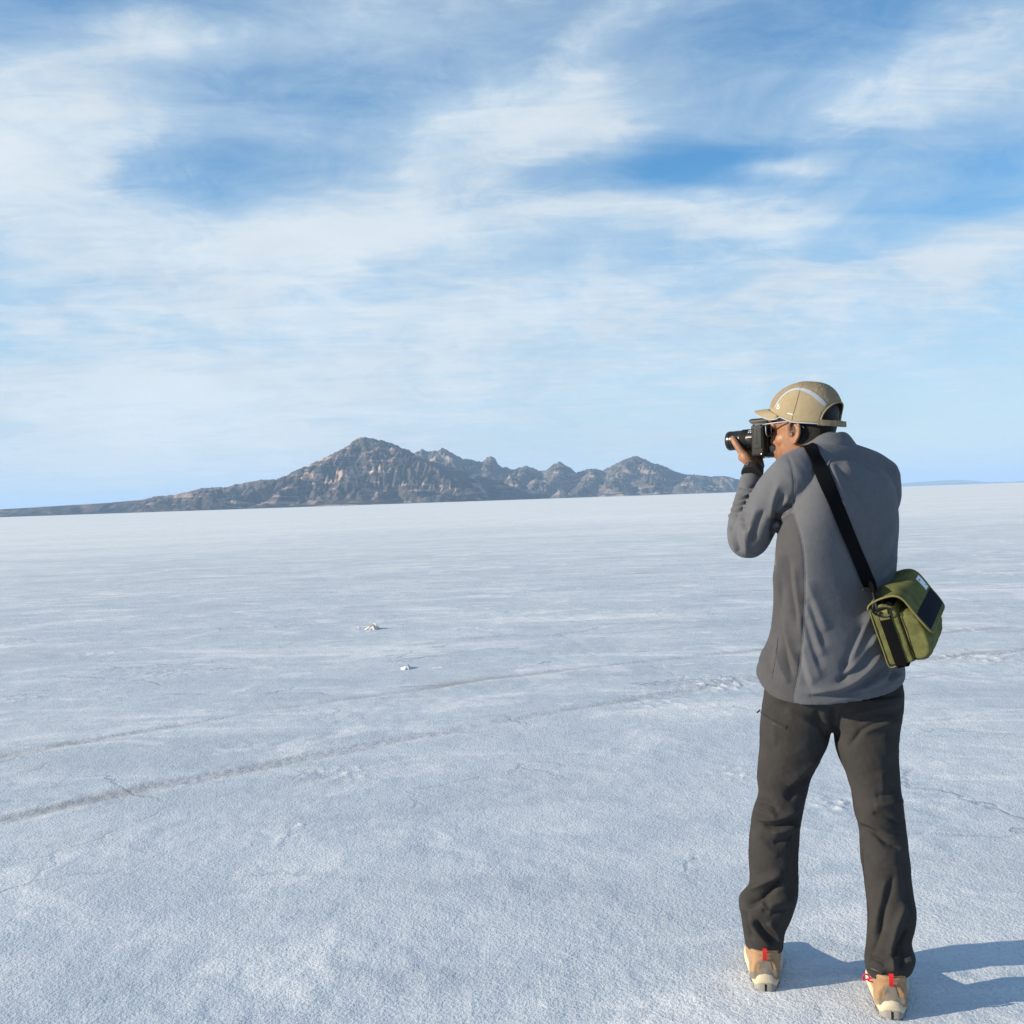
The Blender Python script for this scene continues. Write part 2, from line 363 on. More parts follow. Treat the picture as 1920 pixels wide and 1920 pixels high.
def range_mesh(name, crest, Yf, xr, yr, nx, ny, front, back, pw, eamp, escale, seed, extra=None, crag=14.0, base=0.0):
    cw = crest_world(crest, Yf)
    xs = np.linspace(xr[0], xr[1], nx); ys = np.linspace(yr[0], yr[1], ny)
    X, Y = np.meshgrid(xs, ys)
    wx = X + 90 * fbm(X / 900, Y / 900, 3, seed)
    wy = Y + 160 * fbm(X / 1100 + 5, Y / 1100, 3, seed + 3)
    hc = np.interp(X, cw[:, 0], cw[:, 2]); yc = np.interp(X, cw[:, 0], cw[:, 1])
    jag = 1 + 0.030 * (1 - 2.2 * np.abs(fbm(X / 230, Y / 900, 4, seed + 70, 0.6))) * sstep(hc, 60, 180)
    hc = hc * jag
    hw = np.interp(wx, cw[:, 0], cw[:, 2])
    near = sstep(np.abs(Y - yc), 60, 500)
    hcw = hc * (1 - near) + hw * near
    dy_ = (yc - (Y * (1 - near) + wy * near))
    run = np.where(dy_ > 0, front * (hcw * 2.0 + 260), back * (hcw * 2.0 + 300))
    tt = np.clip(np.abs(dy_) / run, 0, 1)
    h = hcw * (1 - tt) ** pw
    # spurs: broad ridges running down towards the plain
    sp = fbm(wx / 420, wy / 1500, 3, seed + 9)
    msk = sstep(tt, 0.02, 0.28) * (1 - sstep(tt, 0.75, 1.0))
    sp2 = fbm(wx / 200 + 3, wy / 700, 3, seed + 13)
    msk = sstep(tt, 0.03, 0.40) * (1 - sstep(tt, 0.80, 1.0))
    carve = 0.80 * np.minimum(1, np.abs(sp) * 1.9) + 0.32 * np.minimum(1, np.abs(sp2) * 2.0)
    h = h * np.clip(1.10 - carve * msk * 0.80 - 0.10 * (1 - msk), 0.22, 1.1)
    if extra is not None: h = np.maximum(h, extra(X, Y))
    tf = np.clip(np.abs(dy_) / (run * 1.55), 0, 1); fanh = 0.13 * hcw * (1 - tf) ** 1.5 * (1 + 0.3 * sp)
    h = np.maximum(h, fanh)
    # gullies that follow the slope
    gx, gy = np.gradient(h, xs[1] - xs[0], axis=1), np.gradient(h, ys[1] - ys[0], axis=0)
    sl_ = np.hypot(gx, gy)
    dx, dy2 = gy * 3.0, -gx * 3.0
    mag = np.hypot(dx, dy2) + 1e-6; lim = np.minimum(mag, 1.3) / mag; dx *= lim; dy2 *= lim
    ax = np.zeros_like(h); ay = np.zeros_like(h); e = np.zeros_like(h); a_ = 1.0; f_ = 1.0 / escale
    for o_ in range(5):
        va, vx, vy = erosion(wx * f_, wy * f_, dx + ay * 0.35, dy2 - ax * 0.35, seed + 20 + o_)
        e += a_ * (0.5 - 1.05 * np.abs(va) + 0.45 * va if o_ < 4 else va); ax += a_ * vx; ay += a_ * vy; a_ *= 0.52; f_ *= 2.0
    em = sstep(sl_, 0.04, 0.45) * sstep(h, 4, 130)
    em *= 0.22 + 0.78 * sstep(np.abs(Y - yc), 30, 420)
    h = h + e * eamp * em
    h += crag * em * np.abs(fbm(X / 70, Y / 70, 4, seed + 50)) * sstep(hc, 60, 200)
    h = np.where(h < 2.5, h - 3.0 * (1 - sstep(h, 0.0, 2.5)), h) + base
    edge = np.minimum(np.minimum(X - xr[0], xr[1] - X), np.minimum(Y - yr[0], yr[1] - Y))
    h = np.where(edge < 1, -3.0, h)
    o = mesh_np(name, np.stack([X, Y, h], -1).reshape(-1, 3), grid_quads(ny, nx), None)
    return o
CR_A = [(-420, 962), (-200, 960), (0, 955), (100, 949), (200, 943), (270, 937), (300, 930), (330, 928), (360, 921), (380, 916), (420, 914), (450, 908), (490, 901), (520, 900), (545, 889), (560, 882), (590, 869),
        (610, 858), (633, 850), (650, 840), (665, 828), (675, 824), (683, 822), (705, 827), (725, 830), (745, 836), (765, 846), (780, 853), (800, 862), (830, 872), (870, 884), (920, 899), (960, 910), (1000, 920), (1040, 929), (1100, 934), (1200, 936)]
CR_B = [(560, 945), (640, 925), (700, 890), (745, 858), (775, 850), (792, 844), (803, 850), (815, 846), (828, 841), (845, 850), (865, 861), (885, 864), (905, 868), (912, 861), (921, 858), (929, 861), (935, 875), (950, 878), (965, 882), (985, 875), (1000, 878),
        (1010, 884), (1027, 883), (1035, 874), (1050, 867), (1062, 876), (1080, 888), (1100, 881), (1115, 879), (1130, 884), (1145, 876), (1165, 866), (1180, 860), (1192, 857), (1210, 862), (1230, 871), (1250, 877),
        (1275, 887), (1300, 891), (1330, 894), (1355, 893), (1385, 899), (1420, 907), (1460, 913), (1520, 917), (1600, 918)]
def bumps(lst):
    def f(X, Y):
        h = np.zeros_like(X)
        for (u, vtop, Yc, rx, ry, p_) in lst:
            d = ray(u, vtop); q = CAM + d * (Yc / d[1])
            n = 0.22 * fbm(X / 160, Y / 160, 3, int(u))
            r_ = np.sqrt(((X - q[0]) / rx) ** 2 + ((Y - q[1]) / ry) ** 2) + n
            h = np.maximum(h, q[2] * np.clip(1 - r_, 0, 1) ** p_)
        return h
    return f
EX_A = bumps([(402, 925, 8700, 330, 420, .9), (520, 936, 8600, 250, 300, 1.0), (445, 934, 8800, 300, 300, 1.0), (640, 905, 8900, 420, 700, 1.0), (720, 878, 9200, 330, 800, 1.0), (790, 886, 9000, 380, 800, .95),
              (835, 905, 8800, 330, 600, .9), (575, 893, 9300, 330, 800, 1.0), (700, 905, 8800, 300, 500, 1.0), (876, 926, 8750, 120, 200, 1.0), (330, 944, 8500, 400, 300, 1.0)])
EX_B = bumps([(962, 893, 10600, 210, 420, .9), (1052, 921, 10300, 110, 200, .9), (1100, 905, 11200, 300, 500, 1.0), (1150, 903, 11000, 260, 500, 1.0), (1215, 893, 11200, 300, 600, 1.0), (1290, 905, 11000, 350, 500, 1.0), (1010, 902, 11200, 300, 500, 1.0)])
def ridges(lst):
    def f(X, Y):
        h = np.zeros_like(X); wob = 70 * fbm(X / 300, Y / 300, 3, 610)
        for pts, sl_l, sl_r in lst:
            W = []
            for (u, v, Yc) in pts:
                d = ray(u, v); W.append(CAM + d * (Yc / d[1]))
            for a, b_ in zip(W[:-1], W[1:]):
                d = b_ - a; l2 = d[0] ** 2 + d[1] ** 2
                t_ = np.clip(((X - a[0]) * d[0] + (Y - a[1]) * d[1]) / l2, 0, 1)
                dx, dy = X + wob - a[0] - t_ * d[0], Y - a[1] - t_ * d[1]
                s_ = np.where(dx > 0, sl_r, sl_l)
                h = np.maximum(h, a[2] + t_ * d[2] - s_ * np.sqrt(dx * dx + dy * dy))
        return h
    return f
def both(f, g): return lambda X, Y: np.maximum(f(X, Y), g(X, Y))
RG_A = ridges([([(684, 822, 9700), (722, 838, 9450), (765, 856, 9150), (808, 878, 8850), (846, 905, 8600), (868, 928, 8450)], .52, 1.15),
               ([(676, 824, 9700), (648, 852, 9350), (610, 878, 9050), (570, 902, 8800), (520, 926, 8550)], .60, 1.0),
               ([(690, 838, 9500), (694, 866, 9150), (706, 893, 8850), (716, 922, 8550)], .55, 1.05),
               ([(560, 884, 9700), (520, 905, 9300), (470, 925, 8900)], .50, .70),
               ([(640, 848, 9650), (640, 885, 9100), (648, 915, 8700)], .60, .80)])
RG_B = ridges([([(1192, 857, 12300), (1172, 882, 11700), (1152, 905, 11100), (1146, 917, 10700)], .55, .80), ([(1196, 860, 12250), (1225, 885, 11700), (1245, 905, 11200)], .55, .75),
               ([(1050, 867, 12300), (1046, 890, 11700), (1030, 912, 11000)], .6, .8), ([(921, 858, 12300), (914, 884, 11800), (905, 905, 11300)], .6, .9), ([(828, 841, 12300), (848, 872, 11700), (880, 900, 11100)], .55, .8),
               ([(1115, 879, 12300), (1108, 900, 11500), (1095, 918, 10800)], .55, .8), ([(1300, 891, 12300), (1285, 906, 11500)], .5, .7), ([(985, 875, 12300), (975, 900, 11400)], .6, .8)])
def rock_mat(name, ca, cb, cc, cfan, fan_h):
    mt, t, b = new_mat(name)
    geo = t.new('ShaderNodeNewGeometry'); P_ = geo.outputs['Position']
    sp = t.new('ShaderNodeSeparateXYZ'); t.l.new(P_, sp.inputs[0])
    nz = t.new('ShaderNodeSeparateXYZ'); t.l.new(geo.outputs['True Normal'], nz.inputs[0])
    n1 = t.noise(P_, 0.0016, 6, 0.6, 0.6); n2 = t.noise(P_, 0.006, 6, 0.65, 0.4); n3 = t.noise(P_, 0.03, 5, 0.7)
    lay = t.vmath('MULTIPLY', P_, (0.002, 0.002, 0.012)); n4 = t.noise(lay, 1.0, 5, 0.6, 1.2)
    c = t.mix(t.ramp(n2, 0.40, 0.62), ca, cb)
    c = t.mix(t.math('MULTIPLY', t.ramp(t.noise(P_, 0.0011, 4, 0.55, 0.5), 0.44, 0.58), 0.65), c, (0.072, 0.066, 0.064))
    c = t.mix(t.math('MULTIPLY', t.ramp(n4, 0.48, 0.60), t.ramp(n1, 0.40, 0.54)), c, cc)
    c = t.mix(t.math('MULTIPLY', t.ramp(n3, 0.55, 0.75), 0.25), c, (0.27, 0.23, 0.20))
    c = t.mix(t.math('MULTIPLY', t.ramp(n3, 0.45, 0.25), 0.3), c, (0.05, 0.047, 0.045))
    c = t.mix(t.new('ShaderNodeAttribute', attribute_name='pale').outputs['Fac'], c, (0.78, 0.58, 0.45))
    fan = t.math('MULTIPLY', t.ramp(nz.outputs['Z'], 0.93, 0.985), t.ramp(sp.outputs['Z'], fan_h, fan_h * 0.35))
    c = t.mix(fan, c, t.mix(n2, cfan, tuple(x * 0.7 for x in cfan)))
    t.put(b.inputs['Base Color'], c); b.inputs['Roughness'].default_value = 0.95; b.inputs['Specular IOR Level'].default_value = 0.1
    t.put(b.inputs['Normal'], t.bump(t.math('ADD', n3, t.noise(P_, 0.09, 4, 0.6)), 0.4, 14.0))
    return mt
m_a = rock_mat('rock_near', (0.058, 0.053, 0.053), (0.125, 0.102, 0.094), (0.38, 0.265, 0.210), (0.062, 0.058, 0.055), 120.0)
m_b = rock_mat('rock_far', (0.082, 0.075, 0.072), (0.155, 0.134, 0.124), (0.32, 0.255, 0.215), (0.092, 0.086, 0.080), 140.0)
oA = range_mesh('mountain', CR_A, lambda u: 9700.0 + 900.0 * float(sstep(np.array(u), 740.0, 950.0)), (-7600, 1300), (7700, 11900), 900, 280, 1.22, 1.0, 1.15, 58.0, 330.0, 300, both(EX_A, RG_A), crag=15)
ov = np.empty(len(oA.data.vertices) * 3); oA.data.vertices.foreach_get('co', ov); ov = ov.reshape(-1, 3)
ou, ovv = project(ov); pk = np.where((np.abs(ou - 677) < 26) & (np.abs(ovv - 880) < 5))[0]
pk = pk[np.argsort(ov[pk, 1])[:60]] if len(pk) else pk
pale = np.zeros(len(ov))
if len(pk):
    pc = ov[pk].mean(0); pale = np.exp(-(((ov[:, 0] - pc[0]) / 150) ** 2 + ((ov[:, 1] - pc[1]) / 140) ** 2 + ((ov[:, 2] - pc[2]) / 22) ** 2)) * sstep(fbm(ov[:, 0] / 60, ov[:, 1] / 60, 3, 801), -0.35, 0.25)
set_attr(oA, 'pale', pale)
oA.data.materials.append(m_a); tag(oA, 'brown rocky mountain with the highest peak above the salt flat', kind='structure')
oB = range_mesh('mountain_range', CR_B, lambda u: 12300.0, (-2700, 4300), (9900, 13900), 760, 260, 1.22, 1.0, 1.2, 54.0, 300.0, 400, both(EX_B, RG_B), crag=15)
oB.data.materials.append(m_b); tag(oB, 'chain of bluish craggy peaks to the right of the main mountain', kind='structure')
CR_C = [(1440, 914), (1560, 913), (1640, 910), (1690, 906), (1720, 903.5), (1760, 901), (1785, 899.5), (1805, 900), (1830, 903), (1845, 905.5), (1868, 903), (1885, 905), (1905, 904), (1925, 901), (1970, 898), (2040, 897), (2120, 900), (2200, 901), (2300, 899)]
cw = crest_world(CR_C, lambda u: 46000.0)
xs = np.linspace(9000, 34000, 500); ys = np.linspace(42000, 50000, 60); X, Y = np.meshgrid(xs, ys)
hc = np.interp(X, cw[:, 0], cw[:, 2]); tt = np.clip(np.abs(Y - 46000) / 3600, 0, 1)
h = hc * (1 - tt) ** 1.2 * (1 + 0.25 * fbm(X / 1500, Y / 1500, 4, 500) * sstep(tt, 0.02, .3)) - 4 * sstep(tt, .9, 1)
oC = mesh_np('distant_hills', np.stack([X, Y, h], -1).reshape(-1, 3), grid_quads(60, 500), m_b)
tag(oC, 'faint blue line of distant hills on the horizon behind the photographer', kind='structure')

# ------------------------------------------------------------------ haze: the air over the basin
hv = [(x, y, z) for x in (-60000, 60000) for y in (-3000, 62000) for z in (-4.5, 790.0)]
hf = [(0, 1, 3, 2), (4, 6, 7, 5), (0, 4, 5, 1), (2, 3, 7, 6), (0, 2, 6, 4), (1, 5, 7, 3)]
hm = bpy.data.meshes.new('haze'); hm.from_pydata(hv, [], hf); hz = bpy.data.objects.new('haze', hm); COL.objects.link(hz)
mt = bpy.data.materials.new('haze'); mt.use_nodes = True; nt = mt.node_tree; nt.nodes.clear()
ho = nt.nodes.new('ShaderNodeOutputMaterial'); pv = nt.nodes.new('ShaderNodeVolumePrincipled'); nt.links.new(pv.outputs[0], ho.inputs['Volume'])
pv.inputs['Color'].default_value = (0.46, 0.66, 0.92, 1); pv.inputs['Density'].default_value = 3.1e-5; pv.inputs['Anisotropy'].default_value = 0.0
hm.materials.append(mt); tag(hz, 'thin blue haze over the salt flat', kind='stuff')
# ------------------------------------------------------------------ the photographer: frame of reference at his feet
U0 = 1555.0
_r = ray(U0, 960); F = np.array([_r[0], _r[1], 0.0]); F /= np.linalg.norm(F)
R = np.array([F[1], -F[0], 0.0]); Z = np.array([0, 0, 1.0])
D0 = 3.05
def P(u, v, f=0.0):
    """point seen at (u, v) of the photograph and f metres behind (+) or before (-) the plane the photographer stands in"""
    d = ray(u, v); return CAM + d * ((D0 + f) / (d @ F))
def loft(rings, cap=True):
    """rings: list of (m,3) arrays -> closed tube"""
    n = len(rings); m = len(rings[0]); V = np.concatenate(rings)
    q = []
    for i in range(n - 1):
        for j in range(m):
            k = (j + 1) % m
            q.append((i * m + j, i * m + k, (i + 1) * m + k, (i + 1) * m + j))
    V = list(map(tuple, V)); T = []
    if cap:
        c0 = len(V); V.append(tuple(rings[0].mean(0))); c1 = len(V); V.append(tuple(rings[-1].mean(0)))
        for j in range(m):
            k = (j + 1) % m
            T.append((c0, k, j)); T.append((c1, (n - 1) * m + j, (n - 1) * m + k))
    return V, q + T
def cat(a, n):
    """Catmull-Rom resampling of the rows of a"""
    a = np.asarray(a, float); k = len(a)
    t = np.linspace(0, k - 1, n); i = np.clip(np.floor(t).astype(int), 0, k - 2); x = (t - i)[:, None]
    p0 = a[np.clip(i - 1, 0, k - 1)]; p1 = a[i]; p2 = a[i + 1]; p3 = a[np.clip(i + 2, 0, k - 1)]
    return 0.5 * ((2 * p1) + (-p0 + p2) * x + (2 * p0 - 5 * p1 + 4 * p2 - p3) * x ** 2 + (-p0 + 3 * p1 - 3 * p2 + p3) * x ** 3)
def tube(pts, rad, m=20, n=None, flat=None, cap=True, closed=False):
    """round tube through pts with a radius at each; flat = (direction, factor) squashes it; ends are domed"""
    pts = np.asarray(pts, float); rad = np.asarray(rad, float)
    n = n or max(6, 6 * len(pts))
    pr = cat(np.concatenate([pts, rad[:, None]], 1), n); C = pr[:, :3]; r = np.maximum(pr[:, 3], 1e-4)
    Tn = np.gradient(C, axis=0); Tn /= np.linalg.norm(Tn, axis=1)[:, None] + 1e-12
    a = np.cross(Tn[0], Z); a = a if np.linalg.norm(a) > .1 else np.cross(Tn[0], R); a /= np.linalg.norm(a)
    th = np.linspace(0, 2 * np.pi, m, endpoint=False); rings = []
    def ring(c, t, a, r_):
        b = np.cross(t, a); off = r_ * (np.cos(th)[:, None] * a + np.sin(th)[:, None] * b)
        if flat is not None:
            d = np.asarray(flat[0], float); d = d / np.linalg.norm(d); off = off - np.outer(off @ d, d) * (1 - flat[1])
        return c + off
    fr = []
    for i in range(n):
        a = a - Tn[i] * (a @ Tn[i]); a /= np.linalg.norm(a); fr.append(a)
    if cap:
        for s in (0.97, 0.75, 0.4):
            rings.append(ring(C[0] - Tn[0] * r[0] * s, Tn[0], fr[0], r[0] * math.sqrt(1 - s * s) + 1e-4))
    for i in range(n): rings.append(ring(C[i], Tn[i], fr[i], r[i]))
    if cap:
        for s in (0.4, 0.75, 0.97):
            rings.append(ring(C[-1] + Tn[-1] * r[-1] * s, Tn[-1], fr[-1], r[-1] * math.sqrt(1 - s * s) + 1e-4))
    return loft(rings)
def ellipsoid(c, ax, m=20, n=12):
    """ax: three axis vectors"""
    ax = np.asarray(ax, float); rings = []
    for ph in np.linspace(-0.98 * np.pi / 2, 0.98 * np.pi / 2, n):
        th = np.linspace(0, 2 * np.pi, m, endpoint=False)
        rings.append(c + np.cos(ph) * (np.cos(th)[:, None] * ax[0] + np.sin(th)[:, None] * ax[1]) + math.sin(ph) * ax[2])
    return loft(rings)
def body_ring(uL, vL, uR, vR, f, phi, ratio, sf=0.0, n=2.2, m=48):
    """horizontal section of a body: fits between two pixels, turned by phi, ratio = depth / width"""
    a = P(uL, vL, f); b = P(uR, vR, f); c = (a + b) / 2; d = b - a
    w_ = (d @ R) / 2; sr = d[2] / (d @ R)
    cp, sp = math.cos(phi), math.sin(phi)
    A_ = w_ / math.sqrt(cp * cp + ratio * ratio * sp * sp); B_ = A_ * ratio
    th = np.linspace(0, 2 * np.pi, m, endpoint=False)
    x = A_ * np.sign(np.cos(th)) * np.abs(np.cos(th)) ** (2 / n); y = B_ * np.sign(np.sin(th)) * np.abs(np.sin(th)) ** (2 / n)
    ro = x * cp - y * sp; fo = x * sp + y * cp
    ro *= w_ / np.abs(ro).max()
    return c + np.outer(ro, R) + np.outer(fo, F) + np.outer(ro * sr + fo * sf, Z)
def body_loft(rows, n, m=48, sup=2.2):
    rr_ = cat(rows, n)
    return loft([body_ring(*x[:7], x[7], sup, m) for x in rr_])
def fuse(comps, voxel, smooth=4, fac=0.5):
    """one continuous skin around overlapping closed shapes"""
    V = []; Fc = []
    for v, f in comps:
        o = len(V); V += list(map(tuple, v)); Fc += [tuple(i + o for i in q) for q in f]
    me = bpy.data.meshes.new('tmp'); me.from_pydata(V, [], Fc)
    bm = bmesh.new(); bm.from_mesh(me)
    bmesh.ops.recalc_face_normals(bm, faces=bm.faces); bm.to_mesh(me); bm.free()
    ob = bpy.data.objects.new('tmp', me); COL.objects.link(ob)
    md = ob.modifiers.new('r', 'REMESH'); md.mode = 'VOXEL'; md.voxel_size = voxel; md.adaptivity = 0.0
    if smooth:
        ms = ob.modifiers.new('s', 'SMOOTH'); ms.factor = fac; ms.iterations = smooth
    dg = bpy.context.evaluated_depsgraph_get(); ev = ob.evaluated_get(dg); em = ev.to_mesh()
    v = np.empty(len(em.vertices) * 3, np.float32); em.vertices.foreach_get('co', v)
    nl = np.empty(len(em.polygons), np.int32); em.polygons.foreach_get('loop_total', nl)
    li = np.empty(len(em.loops), np.int32); em.loops.foreach_get('vertex_index', li)
    ev.to_mesh_clear(); bpy.data.objects.remove(ob); bpy.data.meshes.remove(me)
    assert (nl == 4).all()
    return v.reshape(-1, 3).astype(float), li.reshape(-1, 4)
def normals(v, q):
    n = np.zeros_like(v); fn = np.cross(v[q[:, 2]] - v[q[:, 0]], v[q[:, 3]] - v[q[:, 1]])
    for k in range(4): np.add.at(n, q[:, k], fn)
    return n / (np.linalg.norm(n, axis=1)[:, None] + 1e-12)
def lap(v, q, val, it=1):
    """smooth a per-vertex value over the mesh"""
    for _ in range(it):
        s = np.zeros_like(val); c = np.zeros(len(v))
        for a, b in ((0, 1), (1, 2), (2, 3), (3, 0)):
            np.add.at(s, q[:, a], val[q[:, b]]); np.add.at(s, q[:, b], val[q[:, a]])
            np.add.at(c, q[:, a], 1); np.add.at(c, q[:, b], 1)
        val = 0.5 * val + 0.5 * (s.T / np.maximum(c, 1)).T
    return val
def strokes(v, q, lst, frange=(-9, 9)):
    """press folds into cloth: each stroke is (points in the photograph, half width px, depth mm [, side])"""
    n = normals(v, q); u, w_ = project(v)
    fd = (v - CAM) @ F - D0
    facing = sstep(-(n @ ((v - CAM).mean(0) / np.linalg.norm((v - CAM).mean(0)))), -0.05, 0.35) * ((fd > frange[0]) & (fd < frange[1]))
    disp = np.zeros(len(v))
    for s in lst:
        pts, wd, dp = s[:3]
        pts = cat(pts, 4 * len(pts)) if len(pts) > 2 else np.array(pts, float)
        lo = pts.min(0) - 3 * wd; hi = pts.max(0) + 3 * wd
        k = (u > lo[0]) & (u < hi[0]) & (w_ > lo[1]) & (w_ < hi[1]) & (facing > 0)
        if not k.any(): continue
        d, al, sd = seg_dist(u[k], w_[k], [tuple(p) for p in pts])
        taper = np.clip(np.minimum(al, 1 - al) * 5, 0.0, 1.0)
        taper = 0.12 + 0.88 * taper * (2 - taper) * 1.0
        g = np.exp(-(d / wd) ** 1.5) * taper
        if len(s) > 3 and s[3]: g = g * np.where(sd * s[3] > 0, 1.0, np.exp(-(d / (wd * .45)) ** 2))
        disp[k] += g * dp * 0.001 * facing[k]
    return v + n * disp[:, None]
from mathutils.bvhtree import BVHTree
def bvh_of(v, q): return BVHTree.FromPolygons([tuple(x) for x in v], [tuple(int(i) for i in x) for x in q])
def hit(bv, u, v_):
    d = ray(u, v_); d = d / np.linalg.norm(d)
    loc, no, _, _ = bv.ray_cast(Vector(CAM), Vector(d), 20.0)
    if loc is None: return None
    return np.array(loc), np.array(no)
def ribbon(name, path, nrm, width, thick, mat, parent, lift=0.0005, widths=None, smooth=True):
    """strip of cloth with thickness that follows a path lying on a surface"""
    path = np.asarray(path, float); nrm = np.asarray(nrm, float); nrm = nrm / np.linalg.norm(nrm, axis=1)[:, None]
    tn = np.gradient(path, axis=0); tn /= np.linalg.norm(tn, axis=1)[:, None] + 1e-12
    sd = np.cross(tn, nrm); sd /= np.linalg.norm(sd, axis=1)[:, None] + 1e-12
    nn = np.cross(sd, tn)
    k = len(path); wv = np.full(k, width) if widths is None else np.asarray(widths, float)
    V = []; cs = [(-.5, 0), (-.5, .8), (-.42, 1), (.42, 1), (.5, .8), (.5, 0)]
    for i in range(k):
        for (a, b_) in cs: V.append(path[i] + sd[i] * wv[i] * a + nn[i] * (lift + thick * b_))
    m = len(cs); fs = []
    for i in range(k - 1):
        for j in range(m):
            l = (j + 1) % m; fs.append((i * m + j, i * m + l, (i + 1) * m + l, (i + 1) * m + j))
    fs.append(tuple(range(m - 1, -1, -1))); fs.append(tuple((k - 1) * m + j for j in range(m)))
    return mesh_py(name, V, fs, mat, parent, smooth)
def mesh_py(name, V, Fc, mat=None, parent=None, smooth=True, fix=True, crease=35):
    me = bpy.data.meshes.new(name); me.from_pydata([tuple(map(float, p)) for p in V], [], [tuple(map(int, f)) for f in Fc])
    if fix:
        bm = bmesh.new(); bm.from_mesh(me); bmesh.ops.recalc_face_normals(bm, faces=bm.faces); bm.to_mesh(me); bm.free()
    o = bpy.data.objects.new(name, me); COL.objects.link(o)
    if mat: me.materials.append(mat)
    if parent: o.parent = parent
    if smooth:
        me.polygons.foreach_set('use_smooth', np.ones(len(me.polygons), dtype=bool))
        if crease: me.set_sharp_from_angle(angle=math.radians(crease))
    return o
def surf_path(bv, pts, n):
    pp = cat(pts, n); out = []; nn = []
    for (u, v_) in pp:
        h_ = hit(bv, u, v_)
        if h_ is not None: out.append(h_[0]); nn.append(h_[1])
    return np.array(out), np.array(nn)
def smooth_rows(a, it=2):
    a = a.copy()
    for _ in range(it): a[1:-1] = 0.25 * a[:-2] + 0.5 * a[1:-1] + 0.25 * a[2:]
    return a
def join(*comps):
    V = []; Fc = []
    for v, f in comps:
        o = len(V); V += list(map(tuple, v)); Fc += [tuple(int(i) + o for i in q) for q in f]
    return V, Fc
def box(c, ax, half, bev=0.0):
    """box with chamfered edges; ax rows are unit axes"""
    ax = np.asarray(ax, float); half = np.asarray(half, float); c = np.asarray(c, float)
    bm = bmesh.new(); bmesh.ops.create_cube(bm, size=2.0)
    for vv in bm.verts: vv.co = Vector((vv.co.x * half[0], vv.co.y * half[1], vv.co.z * half[2]))
    if bev: bmesh.ops.bevel(bm, geom=bm.edges[:], offset=bev, segments=2, affect='EDGES', profile=0.6)
    bm.verts.index_update()
    V = [c + ax[0] * x.co.x + ax[1] * x.co.y + ax[2] * x.co.z for x in bm.verts]; Fc = [tuple(y.index for y in f.verts) for f in bm.faces]
    bm.free(); return V, Fc
def lathe(c, ax, prof, m=40):
    """prof: (distance along ax, radius) pairs -> turned solid; ax = axis, two side vectors"""
    ax = np.asarray(ax, float); th = np.linspace(0, 2 * np.pi, m, endpoint=False)
    rg = [c + ax[0] * x + r_ * (np.cos(th)[:, None] * ax[1] + np.sin(th)[:, None] * ax[2]) for (x, r_) in prof]
    return loft(rg)

# ------------------------------------------------------------------ cloth, skin and leather
def plain(name, col, rough=0.8, spec=0.3, metal=0.0, bump=None, sheen=0.0, var=0.0, vscale=20.0, sss=0.0):
    mt, t, b = new_mat(name)
    tcn = t.new('ShaderNodeNewGeometry').outputs['Position']
    if var:
        n_ = t.noise(tcn, vscale, 4, 0.6)
        c = t.mix(t.ramp(n_, 0.3, 0.7), tuple(x * (1 - var) for x in col), tuple(min(1, x * (1 + var)) for x in col))
        t.put(b.inputs['Base Color'], c)
    else: b.inputs['Base Color'].default_value = (*col, 1)
    b.inputs['Roughness'].default_value = rough; b.inputs['Specular IOR Level'].default_value = spec; b.inputs['Metallic'].default_value = metal
    if sheen:
        b.inputs['Sheen Weight'].default_value = sheen; b.inputs['Sheen Roughness'].default_value = 0.45
    if sss:
        b.inputs['Subsurface Weight'].default_value = sss; b.inputs['Subsurface Radius'].default_value = (1.0, 0.35, 0.2); b.inputs['Subsurface Scale'].default_value = 0.006
    if bump:
        t.put(b.inputs['Normal'], t.bump(t.noise(tcn, bump[0], 3, 0.6), bump[1], bump[2]))
    return mt
M_fleece = plain('grey_fleece', (0.110, 0.112, 0.125), 0.92, 0.10, bump=(260.0, 0.22, 0.003), sheen=0.06, var=0.04, vscale=38.0)
M_fleece_side_shade = plain('grey_fleece_side_shade', (0.068, 0.067, 0.072), 0.92, 0.10, bump=(260.0, 0.22, 0.003), sheen=0.05, var=0.04, vscale=38.0)
M_seam = plain('seam_thread', (0.125, 0.122, 0.13), 0.8, 0.2)
M_pants = plain('hiking_trousers', (0.039, 0.036, 0.035), 0.85, 0.10, bump=(300.0, 0.30, 0.0015), sheen=0.0, var=0.12, vscale=14.0)
M_zip = plain('zip_tape', (0.022, 0.021, 0.021), 0.5, 0.4)
M_black = plain('black_webbing', (0.004, 0.004, 0.005), 0.85, 0.08, bump=(1500.0, 0.3, 0.001))
M_blackplastic = plain('black_plastic', (0.006, 0.006, 0.007), 0.45, 0.2, bump=(2500.0, 0.08, 0.0005))
M_gloss = plain('lens_barrel', (0.010, 0.010, 0.011), 0.28, 0.5)
M_rubber = plain('black_rubber', (0.016, 0.016, 0.017), 0.7, 0.3)
M_greydoor = plain('grey_rubber_cover', (0.028, 0.031, 0.031), 0.65, 0.3, bump=(900.0, 0.2, 0.001))
M_metal = plain('bright_metal', (0.75, 0.74, 0.72), 0.22, 0.5, metal=1.0)
M_white = plain('white_print', (0.75, 0.75, 0.74), 0.6, 0.3)
M_glass = plain('dark_lens_glass', (0.01, 0.012, 0.016), 0.05, 0.6)
M_cap = plain('khaki_nylon', (0.305, 0.245, 0.155), 0.95, 0.04, bump=(85.0, 0.30, 0.004), var=0.05, vscale=30.0)
M_capgrey = plain('khaki_nylon_back', (0.245, 0.190, 0.125), 0.9, 0.1, bump=(48.0, 0.45, 0.010), var=0.06, vscale=30.0)
M_reflect = plain('silver_reflective_tape', (0.34, 0.37, 0.42), 0.5, 0.4)
